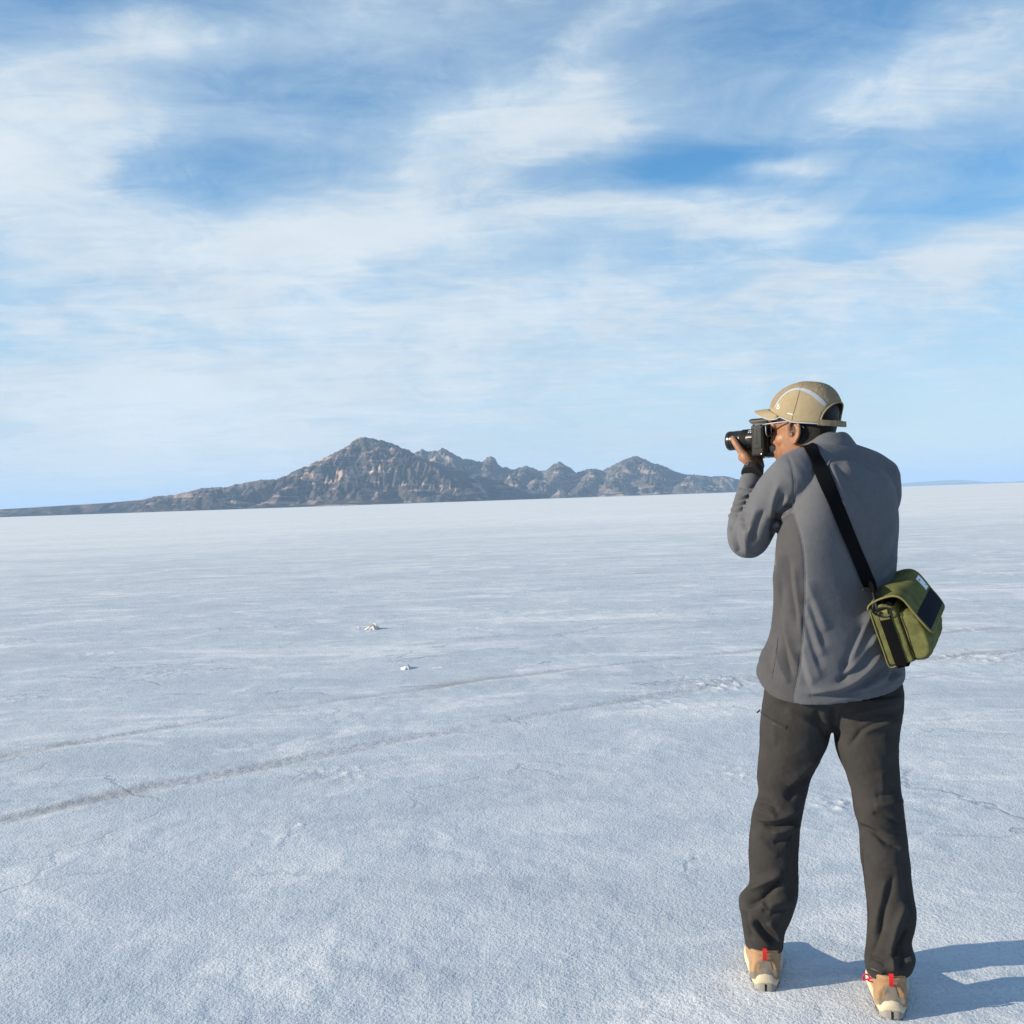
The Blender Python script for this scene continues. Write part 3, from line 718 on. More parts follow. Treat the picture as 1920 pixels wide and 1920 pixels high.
M_olive = plain('olive_canvas', (0.120, 0.120, 0.047), 0.95, 0.05, bump=(320.0, 0.45, 0.002), var=0.22, vscale=32.0)
M_olive_pipe = plain('olive_binding', (0.155, 0.145, 0.055), 0.8, 0.2)
M_navy = plain('navy_band', (0.008, 0.010, 0.018), 0.85, 0.1)
M_label = plain('white_label', (0.74, 0.76, 0.78), 0.6, 0.3)
M_suede = plain('tan_suede', (0.325, 0.195, 0.108), 0.9, 0.15, bump=(500.0, 0.35, 0.0015), sheen=0.15, var=0.14, vscale=40.0)
M_patch = plain('grey_heel_leather', (0.185, 0.160, 0.130), 0.75, 0.25, bump=(400.0, 0.3, 0.001), var=0.10, vscale=50.0)
M_midsole = plain('cream_midsole', (0.54, 0.45, 0.32), 0.7, 0.3, bump=(300.0, 0.15, 0.001), var=0.08, vscale=40.0)
M_outsole = plain('dark_outsole', (0.085, 0.083, 0.080), 0.8, 0.25, bump=(300.0, 0.4, 0.002))
M_heelrub = plain('grey_heel_rubber', (0.27, 0.255, 0.225), 0.8, 0.25, bump=(300.0, 0.4, 0.002))
M_red = plain('red_loop', (0.62, 0.018, 0.022), 0.6, 0.3, bump=(1200.0, 0.4, 0.001))
M_pink = plain('crimson_lace', (0.50, 0.012, 0.085), 0.6, 0.3)
M_hair = plain('black_hair', (0.010, 0.008, 0.007), 0.55, 0.4, bump=(900.0, 0.9, 0.004))

# ------------------------------------------------------------------ head frame
YAW = math.radians(24.0)
h_f = -R * math.cos(YAW) + F * math.sin(YAW)          # where the face points
h_l = -R * math.sin(YAW) - F * math.cos(YAW)          # his left, towards us
HP = math.radians(-1.0)                               # nod
h_x = h_f * math.cos(HP) + Z * math.sin(HP); h_z = np.cross(h_x, h_l)
HEAD = P(1508, 813, 0.12)
def H(x, y, z): return HEAD + h_x * x + h_l * y + h_z * z
# camera frame
c_x = h_f; c_y = h_l; c_z = Z
CAMO = P(1452, 821, 0.185)
def K(x, y, z): return CAMO + c_x * x + c_y * y + c_z * z

# ------------------------------------------------------------------ feet
HL = ground_pt(1436, 1857); HR = ground_pt(1673, 1909)
fL = (HL - CAM) @ F - D0; fR = (HR - CAM) @ F - D0
print('heel depths', fL, fR, 'height of cap', P(1515, 713, .12)[2])
person = bpy.data.objects.new('person', None); COL.objects.link(person)
pb = (HL + HR) / 2; person.location = (pb[0], pb[1], 0.0)
tag(person, 'man in khaki cap, grey fleece and dark trousers standing on salt aiming a camera', 'person')
PINV = Matrix.Translation(-Vector(person.location))
def own(o, parent):
    """parent without moving"""
    o.parent = parent; o.matrix_parent_inverse = Matrix.Identity(4) if parent is not person else PINV
    return o
def part(name, vq, mat, parent, smooth=True, crease=35):
    o = mesh_py(name, vq[0], vq[1], mat, None, smooth, True, crease); return own(o, parent)
def part_np(name, v, q, mat, parent):
    o = mesh_np(name, v, q, mat); return own(o, parent)

# ---------------- body: head, neck, trunk, limbs and hands as one skin
def head_ring(z, xf, xb, hw, n=2.3, m=40):
    th = np.linspace(0, 2 * np.pi, m, endpoint=False); c_, s_ = np.cos(th), np.sin(th)
    xc = (xf + xb) / 2; xr_ = (xf - xb) / 2
    x = xc + xr_ * np.sign(c_) * np.abs(c_) ** (2 / n); y = hw * np.sign(s_) * np.abs(s_) ** (2 / n)
    y = y * (1 - 0.34 * np.clip((x - 0.005) / 0.085, 0, 1) ** 1.3)
    return np.array([H(a, b_, z) for a, b_ in zip(x, y)])
hr = cat([(-.122, .070, .030, .016), (-.112, .086, .012, .034), (-.092, .091, -.020, .050), (-.066, .091, -.045, .060), (-.035, .090, -.072, .066), (0, .088, -.088, .070), (.03, .087, -.097, .0725),
          (.06, .095, -.100, .0745), (.09, .086, -.092, .069), (.115, .058, -.066, .051), (.129, .02, -.024, .018)], 30)
head = loft([head_ring(*x) for x in hr])
nose = tube([H(.080, 0, .032), H(.092, 0, .005), H(.098, 0, -.018), H(.086, 0, -.024)], [.008, .010, .0120, .008], 14)
nost = [ellipsoid(H(.086, s * .012, -.02), [h_x * .011, h_l * .008, h_z * .008], 12, 8) for s in (-1, 1)]
lips = [tube([H(.082, -.024, -.052), H(.095, 0, -.049), H(.082, .024, -.052)], [.004, .0062, .004], 10), tube([H(.080, -.022, -.060), H(.0935, 0, -.061), H(.080, .022, -.060)], [.004, .0068, .004], 10)]
brow = [tube([H(.090, s * .010, .046), H(.092, s * .030, .050), H(.078, s * .055, .044)], [.007, .008, .006], 10) for s in (-1, 1)]
lids = [ellipsoid(H(.078, s * .031, .031), [h_x * .013, h_l * .016, h_z * .012], 14, 10) for s in (-1, 1)]
cheek = [ellipsoid(H(.048, s * .040, -.014), [h_x * .026, h_l * .016, h_z * .022], 14, 10) for s in (-1, 1)]
def ear(s):
    e = lambda x, y, z: H(-.004 + x, s * (.069 + y), .002 + z)
    out = [tube([e(.010, -.002, .004), e(.013, .006, .020), e(.002, .013, .033), e(-.014, .016, .030), e(-.021, .016, .012), e(-.018, .013, -.008), e(-.008, .008, -.022), e(.002, .004, -.031), e(.009, .000, -.024)],
                [.0035, .0042, .0045, .0046, .0046, .0044, .0048, .0062, .004], 10, 40),
           tube([e(-.004, .006, .020), e(-.011, .008, .010), e(-.009, .007, -.008), e(-.001, .006, -.018)], [.0045, .0045, .0045, .0045], 10, 20),
           tube([e(-.014, .006, .024), e(-.015, .006, 0), e(-.008, .003, -.020)], [.0052, .006, .0065], 10, 16, flat=(h_l, .55)),
           ellipsoid(e(.009, -.001, -.006), [h_x * .006, h_l * .009, h_z * .008], 10, 8)]
    return out
HK = .012
K0 = K
def K(x, y, z): return K0(x + HK, y, z)
wr = K(.048, .012, -.104)                                             # left wrist
neck = tube([H(-.018, 0, -.02), H(-.020, 0, -.07), P(1556, 868, .075), P(1565, 905, .06)], [.056, .056, .062, .075], 28)
arm_l = tube([P(1483, 895, -.06), P(1425, 970, -.01), P(1402, 1012, .03), P(1399, 950, .10), P(1407, 905, .146), wr], [.036, .032, .030, .025, .0225, .0240], 24, 40)
arm_r = tube([P(1640, 893, .17), P(1636, 955, .25), P(1600, 1000, .33), P(1535, 918, .335), P(1485, 862, .325), K(-.012, -.075, -.035)], [.045, .04, .034, .030, .026, .024], 24, 40)
palm = [tube([wr, K(.056, .010, -.082), K(.068, .004, -.060)], [.0235, .026, .022], 20, 14, flat=(c_y + 0.25 * c_z, .95)),
        tube([K(.052, -.012, -.082), K(.064, -.010, -.058)], [.020, .018], 16),
        tube([K(.050, .022, -.088), K(.066, .033, -.060), K(.076, .037, -.044)], [.017, .0175, .0135], 16)]
thumb = tube([K(.066, .034, -.058), K(.080, .0385, -.038), K(.094, .0395, -.017), K(.104, .0375, -.003), K(.110, .036, .006)], [.0145, .0118, .0108, .0105, .0082], 16, 26)
fingers = [tube([K(.074, .012, -.064), K(.096, .008, -.054), K(.104, -.016, -.046), K(.106, -.036, -.024), K(.105, -.037, .000)], [.0140, .0125, .0098, .0092, .0078], 14, 26),
           tube([K(.066, .000, -.066), K(.084, -.004, -.054), K(.087, -.028, -.046), K(.088, -.042, -.022), K(.088, -.040, .004)], [.0135, .0118, .0100, .0092, .0080], 14, 26),
           tube([K(.058, -.012, -.066), K(.068, -.018, -.054), K(.069, -.036, -.042), K(.070, -.044, -.018), K(.070, -.041, .002)], [.0130, .0112, .0096, .0090, .0078], 14, 26),
           tube([K(.050, -.022, -.070), K(.056, -.032, -.060), K(.055, -.048, -.048), K(.055, -.052, -.028), K(.055, -.049, -.010)], [.0115, .0098, .0086, .0080, .0068], 14, 26)]
K = K0
rpalm = [tube([K(-.012, -.075, -.035), K(-.004, -.080, -.012), K(.004, -.082, .012)], [.024, .022, .016], 16, 12, flat=(c_y, .7))]
rf = [tube([K(.004, -.086, .018 - .021 * i), K(.036, -.092, .016 - .021 * i), K(.068, -.080, .014 - .021 * i), K(.066, -.058, .012 - .021 * i), K(.050, -.048, .012 - .021 * i)], [.0105, .0095, .0088, .0082, .0070], 12, 20) for i in range(4)]
rf.append(tube([K(-.006, -.074, -.002), K(-.014, -.060, .018), K(-.014, -.040, .024)], [.012, .0100, .0080], 12, 14))
trunk = body_loft([(1500, 880, 1650, 878, .05, .8, .5, 0), (1490, 930, 1668, 925, .05, .8, .55, 0), (1480, 1030, 1660, 1025, .05, .7, .6, 0), (1478, 1130, 1655, 1125, .05, .55, .65, 0), (1470, 1235, 1662, 1240, .05, .3, .52, 0), (1470, 1300, 1662, 1300, .05, .15, .44, 0)], 24)
def leg(pts, rad): return tube(pts, rad, 20, 24)
leg_l = leg([P(1490, 1330, .05), P(1464, 1500, .05 + (fL + .012) * .38), P(1450, 1640, .05 + (fL + .012) * .69), P(1434, 1780, fL + .060), P(1432, 1838, fL + .055)], [.060, .048, .042, .033, .032])
leg_r = leg([P(1630, 1330, .05), P(1646, 1500, .05 + (fR + .02) * .38), P(1664, 1660, .05 + (fR + .02) * .73), P(1670, 1820, fR + .070), P(1672, 1888, fR + .06)], [.060, .048, .042, .033, .032])
def foot(heel, d, s=1): return tube([heel + d * .045 + Z * .045, heel + d * .12 + Z * .042, heel + d * .20 + Z * .032], [.030, .034, .026], 16)
dL = F * math.cos(.09) - R * math.sin(.09); dR = F * math.cos(.02) - R * math.sin(.02)
comps = [head, nose, *nost, *lips, *brow, *lids, *cheek, *ear(1), *ear(-1), neck, arm_l, arm_r, *palm, thumb, *fingers, *rpalm, *rf, trunk, leg_l, leg_r, foot(HL, dL), foot(HR, dR)]
bv_, bq_ = fuse(comps, 0.0026, 3, 0.45)
hd = bv_ - HEAD; hx_, hy_, hz_ = hd @ h_x, hd @ h_l, hd @ h_z
hnoise = noise3(bv_ * 90, 3) * .006
nearhead = (np.abs(hx_) < .16) & (np.abs(hy_) < .12) & (hz_ > -.14)
hairm = sstep(-hx_ + hnoise, -.002, .014) * sstep(hz_ + 0.30 * (-hx_ - .03) + hnoise, -.058, -.018) * nearhead
side = sstep(hz_ + hnoise, -.020, .004) * (1 - sstep(hx_, .012, .024)) * sstep(hx_, -.02, -.004) * nearhead
hairm = np.maximum(hairm, side * .8) * (1 - sstep(np.abs(hy_), .0735, .0765))
stub = nearhead * sstep(-hz_ + hnoise * 2, .030, .075) * sstep(hx_, -.005, .03) * 0.9
stub = np.maximum(stub, nearhead * sstep(-hz_, .0, .03) * np.exp(-((hx_ - .018) / .012) ** 2) * .45)
mt, t, b = new_mat('skin')
Pp = t.new('ShaderNodeNewGeometry').outputs['Position']
n_ = t.noise(Pp, 60.0, 4, 0.6); n2_ = t.noise(Pp, 420.0, 2, 0.6)
c = t.mix(t.ramp(n_, 0.3, 0.7), (0.255, 0.120, 0.064), (0.315, 0.152, 0.085))
sa = t.new('ShaderNodeAttribute', attribute_name='stubble').outputs['Fac']; ha = t.new('ShaderNodeAttribute', attribute_name='hair').outputs['Fac']
c = t.mix(t.math('MULTIPLY', sa, t.ramp(n2_, 0.35, 0.65, 0.25, 0.75)), c, (0.085, 0.045, 0.028))
c = t.mix(t.math('MULTIPLY', ha, t.ramp(n2_, 0.3, 0.7, 0.85, 1.0)), c, (0.012, 0.009, 0.008))
t.put(b.inputs['Base Color'], c); b.inputs['Roughness'].default_value = 0.48; b.inputs['Specular IOR Level'].default_value = 0.4
b.inputs['Subsurface Weight'].default_value = 0.12; b.inputs['Subsurface Radius'].default_value = (1.0, 0.35, 0.2); b.inputs['Subsurface Scale'].default_value = 0.006
t.put(b.inputs['Normal'], t.bump(n2_, 0.15, 0.002))
body = part_np('body', bv_, bq_, mt, person)
set_attr(body, 'hair', hairm); set_attr(body, 'stubble', stub)
own(body, person)
bbv = bvh_of(bv_, bq_)
# thumb nail
def patch_on(bv, c_uv, w_, h_, rot=0, n=7):
    pass
# hair: cropped cap of hair over the back of the head
th = np.linspace(np.pi * .52, np.pi * 1.48, 40); zz_ = np.linspace(-.040, .115, 26); HV = []
rows = np.array([(x[0], x[1], x[2], x[3]) for x in hr])
for z_ in zz_:
    xf, xb, hw = [np.interp(z_, rows[:, 0], rows[:, k]) for k in (1, 2, 3)]
    for a in th:
        ca, sa_ = math.cos(a), math.sin(a); n_e = 2.3
        x = (xf + xb) / 2 + (xf - xb) / 2 * np.sign(ca) * abs(ca) ** (2 / n_e); y = hw * np.sign(sa_) * abs(sa_) ** (2 / n_e)
        lift = .0035 * min(1, (z_ + .040 + .3 * max(0, -x - .05)) / .02) * min(1, (abs(a - np.pi * .52)) / .12, (abs(a - np.pi * 1.48)) / .12) - .0012 + .001 * float(vnoise(np.array(a * 25.0), np.array(z_ * 400.0), 4))
        k = 1 + lift / .08
        HV.append(H(x * k, y * k, z_ + lift * .3))
part_np('hair', np.array(HV), grid_quads(26, 40), M_hair, person)

# ---------------- fleece jacket
jrows = [(1520, 862, 1630, 866, .05, 1.0, .56, 0), (1492, 888, 1664, 884, .05, 1.0, .56, 0), (1476, 925, 1683, 918, .05, .95, .58, 0), (1464, 975, 1689, 968, .05, .86, .60, 0), (1456, 1025, 1687, 1020, .05, .74, .62, 0),
         (1453, 1080, 1683, 1075, .05, .60, .64, .05), (1451, 1135, 1683, 1130, .05, .50, .66, .12), (1443, 1185, 1688, 1185, .05, .43, .70, .20), (1428, 1222, 1695, 1228, .05, .38, .72, .30), (1417, 1254, 1699, 1272, .05, .36, .72, .37)]
jt = body_loft(jrows, 46, 56, 2.5)
yoke = tube([P(1486, 894, -.075), P(1510, 880, -.035), P(1570, 872, .05), P(1625, 882, .15), P(1648, 898, .185)], [.066, .064, .068, .062, .062], 28, 30)
trap = tube([P(1560, 905, .05), P(1560, 868, .065), P(1552, 850, .08)], [.10, .078, .066], 28, 14)
sl_l = tube([P(1486, 896, -.07), P(1456, 925, -.045), P(1427, 970, -.005), P(1403, 1012, .03), P(1395, 985, .065), P(1398, 952, .10), P(1405, 917, .138), P(1409, 896, .157)], [.068, .0625, .0575, .056, .048, .040, .0350, .0330], 28, 64, cap=False)
sl_r = tube([P(1645, 896, .18), P(1648, 945, .24), P(1604, 1004, .335), P(1535, 918, .338), P(1486, 864, .328)], [.066, .058, .052, .042, .034], 24, 50)
jv, jq = fuse([jt, yoke, trap, sl_l, sl_r], 0.0034, 14, 0.5)
FOLDS_J = [
    # drag lines towards the bag
    ([(1634, 1140), (1612, 1195), (1590, 1245)], 8, 9), ([(1645, 1185), (1618, 1232), (1582, 1268)], 7, 9), ([(1655, 1222), (1622, 1262), (1578, 1290), (1520, 1300)], 7, 8),
    ([(1622, 1165), (1600, 1215), (1580, 1262)], 7, -8), ([(1636, 1210), (1606, 1250), (1570, 1280)], 6, -8), ([(1664, 1245), (1625, 1280), (1580, 1299), (1516, 1306)], 5, -6),
    ([(1668, 1262), (1640, 1282), (1610, 1296)], 7, 6), ([(1690, 1262), (1672, 1280), (1655, 1290)], 7, 5), ([(1682, 1256), (1664, 1274)], 5, -5),
    # vertical drapes left of the seam and across the small of the back
    ([(1512, 1085), (1528, 1130), (1550, 1185)], 11, 4.2), ([(1510, 1130), (1525, 1175), (1543, 1232)], 10, 4.2), ([(1505, 1165), (1518, 1215), (1538, 1275)], 10, 3.5), ([(1503, 1205), (1512, 1245), (1525, 1285)], 9, 3.5),
    ([(1516, 1120), (1530, 1165), (1548, 1215)], 9, -3.5), ([(1508, 1155), (1522, 1205), (1540, 1255)], 9, -3.5), ([(1500, 1220), (1505, 1255), (1515, 1290)], 8, -2.8),
    # side panel
    ([(1462, 1030), (1463, 1100), (1468, 1160), (1482, 1215), (1495, 1250)], 7, 6), ([(1475, 1040), (1482, 1110), (1495, 1170)], 7, -6), ([(1458, 1060), (1457, 1130), (1450, 1190)], 5, 5), ([(1467, 1090), (1466, 1170), (1474, 1230), (1486, 1270)], 6, -6),
    ([(1488, 1060), (1496, 1120), (1503, 1190)], 6, 4), ([(1455, 1215), (1463, 1250), (1480, 1282)], 7, 5), ([(1445, 1210), (1440, 1240), (1448, 1265)], 6, -5), ([(1432, 1215), (1426, 1240)], 6, 4),
    # creases from the armpit
    ([(1484, 945), (1466, 960), (1452, 985)], 5, -9), ([(1470, 925), (1455, 960), (1447, 1000)], 6, -7), ([(1480, 930), (1468, 948), (1458, 965)], 5, 5), ([(1462, 905), (1450, 940), (1446, 975)], 6, 5), ([(1484, 955), (1472, 965), (1462, 978)], 4, 6),
    ([(1450, 1012), (1456, 985), (1466, 968)], 5, -8),
    # elbow and forearm
    ([(1388, 972), (1394, 985), (1405, 992)], 5, -8), ([(1368, 985), (1372, 1010), (1382, 1035)], 5, 4), ([(1378, 985), (1380, 1010), (1388, 1035)], 5, -4), ([(1400, 985), (1398, 1010), (1400, 1040)], 6, 4), ([(1432, 955), (1420, 985), (1412, 1015)], 6, -5), ([(1420, 950), (1408, 985), (1402, 1015)], 6, 3),
    ([(1366, 968), (1385, 966), (1398, 958)], 4, 6), ([(1370, 957), (1388, 954), (1402, 946)], 3.5, 5.6), ([(1374, 946), (1391, 943), (1406, 936)], 3.5, 5.4), ([(1378, 935), (1395, 932), (1410, 925)], 3.5, 5),
    ([(1368, 962), (1386, 960), (1399, 952)], 3, -5), ([(1372, 951), (1390, 948), (1404, 941)], 3, -4.8), ([(1376, 940), (1393, 937), (1408, 930)], 3, -4.4), ([(1383, 912), (1400, 914), (1420, 912)], 3, -4.4),
    # back: pulls under the strap and between the shoulders
    ([(1546, 862), (1560, 900), (1580, 965)], 6, -3.2), ([(1556, 866), (1574, 910), (1596, 970)], 6, 2.8), ([(1568, 868), (1590, 905), (1622, 955)], 6, -2.8), ([(1582, 866), (1608, 895), (1650, 930)], 7, 2.6), ([(1600, 862), (1628, 880), (1664, 905)], 6, -2.6),
    ([(1678, 985), (1655, 1020), (1625, 1060)], 8, 5), ([(1684, 1010), (1668, 1050), (1640, 1085)], 6, -5), ([(1680, 1040), (1665, 1070), (1650, 1088)], 6, 5), ([(1590, 985), (1605, 1025), (1615, 1060)], 9, -1.5),
    # hem band
    ([(1436, 1262), (1450, 1283), (1489, 1299), (1520, 1307), (1551, 1309), (1590, 1304), (1640, 1292), (1690, 1272)], 3, -2.0),
]
FOLDS_J = [(a, w_, d_ * 1.75) for a, w_, d_ in FOLDS_J]
jv = strokes(jv, jq, FOLDS_J, (-9, .16))
jv = strokes(jv, jq, [([(1474, 850), (1484, 872), (1489, 900), (1489, 930), (1485, 956)], 2.6, -3.0), ([(1486, 956), (1500, 1000), (1508, 1050), (1509, 1120), (1505, 1200), (1498, 1260), (1489, 1302)], 2.4, -2.4)], (-9, .16))
nn_ = normals(jv, jq); jv = jv + nn_ * (0.0007 * noise3(jv * 14, 31) + 0.0003 * noise3(jv * 60, 37))[:, None]
jv = jv * 1.0
jacket = part_np('fleece_jacket', jv, jq, M_fleece, person)
jacket.data.materials.append(M_fleece_side_shade)
# panel under the arm, its darkness mostly shade put into the fleece colour
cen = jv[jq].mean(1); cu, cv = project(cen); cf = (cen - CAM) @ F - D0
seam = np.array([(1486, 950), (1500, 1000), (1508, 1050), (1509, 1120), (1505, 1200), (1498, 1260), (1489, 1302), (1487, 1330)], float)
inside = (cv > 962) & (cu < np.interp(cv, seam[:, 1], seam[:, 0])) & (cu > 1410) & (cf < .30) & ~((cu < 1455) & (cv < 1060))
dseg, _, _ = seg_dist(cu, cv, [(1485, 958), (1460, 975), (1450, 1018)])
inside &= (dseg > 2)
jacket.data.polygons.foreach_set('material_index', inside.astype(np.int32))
jb = bvh_of(jv, jq)
def seam_strip(pts, n, w_, th_, mat, parent, name='seam'):
    p_, nn = surf_path(jb, pts, n); p_ = smooth_rows(p_, 1)
    return own(ribbon(name, p_, nn, w_, th_, mat, None, -.0004), parent)
seam_strip([(1476, 854), (1486, 878), (1490, 905), (1490, 932), (1486, 956)], 40, .0028, .0016, M_fleece, jacket)
seam_strip([(1486, 957), (1500, 1000), (1508, 1050), (1509, 1120), (1505, 1200), (1498, 1260), (1490, 1300)], 90, .0022, .0012, M_seam, jacket)
seam_strip([(1459, 1195), (1454, 1235), (1447, 1274)], 24, .0020, .0012, M_zip, jacket)
# collar
def collar_ring(row): return body_ring(*row, 2.1, 56)
crows = [(1494, 862, 1616, 846, .070, .75, .86, -.05), (1496, 850, 1606, 832, .078, .75, .88, -.14), (1499, 846, 1592, 815, .085, .75, .90, -.24),
         (1503, 847, 1588, 815, .086, .75, .90, -.24), (1506, 852, 1590, 826, .084, .75, .88, -.2), (1506, 866, 1600, 846, .076, .75, .86, -.1)]
cr_ = [collar_ring(x) for x in cat(crows, 26)]
cv_, cq_ = loft(cr_, cap=False); cv_ = np.array(cv_); cq_ = np.array([q for q in cq_ if len(q) == 4])
cn = normals(cv_, cq_); cv_ = cv_ + cn * (0.0016 * noise3(cv_ * 40, 8))[:, None]
part_np('collar', cv_, cq_, M_fleece, jacket)
# ---------------- trousers
LL = [(1400, 1423, 1551), (1454, 1419, 1524), (1484, 1422, 1515), (1516, 1412, 1508), (1562, 1405, 1500), (1603, 1403, 1498), (1652, 1405, 1498), (1676, 1394, 1497), (1694, 1385, 1494), (1714, 1388, 1487), (1745, 1393, 1473), (1776, 1397, 1469)]
RL = [(1400, 1566, 1686), (1441, 1582, 1687), (1481, 1595, 1690), (1522, 1601, 1696), (1549, 1609, 1699), (1606, 1613, 1706), (1657, 1621, 1711), (1706, 1625, 1718), (1735, 1625, 1718), (1771, 1623, 1710), (1798, 1620, 1718), (1824, 1626, 1709)]
def leg_rows(rows, f0, f1, tilt, hip):
    out = []
    for k_, (v_, a, b_) in enumerate(hip): out.append((a, v_, b_, v_, .05, .2, .95, 0))
    n = len(rows)
    for k_, (v_, a, b_) in enumerate(rows):
        s = (v_ - 1330) / 450.0
        out.append((a, v_ - tilt * max(0, (k_ - n + 4) / 3), b_, v_ + tilt * max(0, (k_ - n + 4) / 3), f0 + (f1 - f0) * min(1, s), .2, .98, 0.0))
    return out
tl = body_loft(leg_rows(LL, .05, fL + .062, 6, [(1300, 1432, 1570), (1330, 1427, 1566), (1365, 1424, 1560)]), 70, 36, 2.15)
tr_ = body_loft(leg_rows(RL, .05, fR + .070, 0, [(1300, 1552, 1696), (1330, 1556, 1695), (1365, 1562, 1690)]), 70, 36, 2.15)
pel = body_loft([(1452, 1215, 1682, 1220, .05, .25, .66, 0), (1438, 1270, 1692, 1274, .05, .2, .60, 0), (1432, 1305, 1696, 1308, .05, .15, .52, 0), (1440, 1335, 1685, 1335, .05, .12, .46, 0), (1475, 1358, 1650, 1358, .05, .12, .46, 0), (1530, 1370, 1600, 1370, .05, .1, .6, 0)], 30, 48, 2.3)
tv, tq = fuse([tl, tr_, pel], 0.0036, 18, 0.5)
FOLDS_T = [
    # seat
    ([(1560, 1325), (1562, 1360), (1564, 1392)], 6, -10), ([(1585, 1330), (1570, 1362), (1566, 1390)], 6, -6), ([(1600, 1340), (1640, 1330), (1690, 1318)], 7, 6), ([(1605, 1352), (1645, 1342), (1692, 1338)], 6, -7), ([(1612, 1375), (1650, 1360), (1692, 1352)], 7, 6), ([(1590, 1400), (1620, 1368), (1660, 1350)], 6, -6),
    ([(1470, 1330), (1500, 1345), (1540, 1372)], 8, 4), ([(1440, 1315), (1450, 1350), (1452, 1400)], 10, 3), ([(1530, 1330), (1540, 1360), (1552, 1385)], 7, -5),
    # left thigh and knee
    ([(1535, 1420), (1505, 1450), (1478, 1475)], 10, 6), ([(1525, 1455), (1495, 1480), (1475, 1500)], 9, -11), ([(1418, 1500), (1440, 1506), (1460, 1520)], 5.5, -5), ([(1420, 1512), (1440, 1520), (1456, 1532)], 5, 4), ([(1412, 1522), (1432, 1536), (1462, 1534), (1498, 1518)], 6, 8),
    ([(1432, 1546), (1456, 1552), (1500, 1538)], 5, -9), ([(1448, 1562), (1475, 1556), (1500, 1548)], 6, 6), ([(1450, 1580), (1475, 1576), (1496, 1566)], 5, -6), ([(1418, 1560), (1440, 1590), (1462, 1604)], 8, 4),
    ([(1386, 1692), (1412, 1668), (1440, 1650), (1470, 1636)], 9, 11), ([(1396, 1700), (1428, 1684), (1452, 1664), (1472, 1642)], 6, -12), ([(1440, 1700), (1465, 1690), (1492, 1690)], 8, 6), ([(1425, 1690), (1438, 1704), (1450, 1712)], 6, 6), ([(1428, 1705), (1455, 1712), (1480, 1705)], 6, -7),
    ([(1416, 1726), (1432, 1748), (1452, 1770)], 5, -11), ([(1404, 1720), (1422, 1748), (1445, 1774)], 6, 8), ([(1440, 1728), (1455, 1745), (1462, 1768)], 6, 7), ([(1396, 1705), (1404, 1735), (1410, 1764)], 6, -5), ([(1488, 1560), (1492, 1620), (1488, 1680)], 9, -5),
    # right knee and calf
    ([(1612, 1548), (1638, 1562), (1662, 1582), (1690, 1592)], 5, -8), ([(1608, 1535), (1640, 1548), (1670, 1566), (1694, 1572)], 6, 6), ([(1636, 1524), (1662, 1532), (1688, 1546)], 5, -5), ([(1638, 1510), (1668, 1508), (1694, 1500)], 8, 5), ([(1642, 1494), (1665, 1488), (1688, 1474)], 7, -5),
    ([(1616, 1600), (1619, 1650), (1624, 1690)], 4, -3), ([(1660, 1650), (1650, 1700), (1640, 1750)], 9, 5), ([(1676, 1640), (1660, 1700), (1642, 1765)], 7, -6), ([(1700, 1690), (1682, 1735), (1668, 1790)], 8, 7), ([(1706, 1740), (1690, 1765), (1672, 1800)], 6, -10), ([(1655, 1700), (1645, 1760), (1630, 1796)], 6, -7),
    ([(1626, 1794), (1645, 1800), (1662, 1812)], 4, -8), ([(1624, 1806), (1640, 1816), (1660, 1824)], 5, 6), ([(1690, 1775), (1694, 1795), (1690, 1820)], 6, -9), ([(1705, 1790), (1708, 1805)], 6, 5), ([(1672, 1780), (1674, 1800), (1676, 1822)], 6, 7), ([(1652, 1445), (1655, 1480), (1650, 1505)], 9, 3),
    ([(1690, 1600), (1700, 1660), (1706, 1710)], 8, -5),
]
FOLDS_T = [(a, w_ * .9, d_ * 1.45) for a, w_, d_ in FOLDS_T]
tv = strokes(tv, tq, FOLDS_T)
nn_ = normals(tv, tq); tv = tv + nn_ * (0.0016 * noise3(tv * 22, 41) + 0.0007 * noise3(tv * 65, 47))[:, None]
pants = part_np('trousers', tv, tq, M_pants, person)
tb = bvh_of(tv, tq)
p_, nn = surf_path(tb, [(1425, 1338), (1440, 1350), (1458, 1360), (1474, 1366)], 24); own(ribbon('pocket_zip', p_, nn, .0065, .0022, M_zip, None, -.0003), pants)
p_, nn = surf_path(tb, [(1425, 1334), (1440, 1346), (1458, 1356), (1475, 1362)], 24); own(ribbon('pocket_welt', p_, nn, .005, .0028, M_pants, None, -.0003), pants)
part('zip_pull', box(P(1422, 1334, .04), [R * .8 + Z * .6, Z * .8 - R * .6, F], (.0065, .0022, .0022), .0008), M_zip, pants)
for pts in ([(1398, 1762), (1420, 1776), (1445, 1786), (1466, 1784)], [(1626, 1812), (1650, 1822), (1680, 1824), (1706, 1814)]):
    p_, nn = surf_path(tb, pts, 24)
    if len(p_) > 6: own(ribbon('hem_stitch', p_, nn, .002, .0012, M_zip, None, -.0004), pants)
p_, nn = surf_path(tb, [(1617, 1590), (1619, 1630), (1623, 1670), (1628, 1700), (1629, 1740)], 40)
if len(p_) > 6: own(ribbon('inseam', smooth_rows(p_), nn, .0025, .0014, M_pants, None, -.0004), pants)

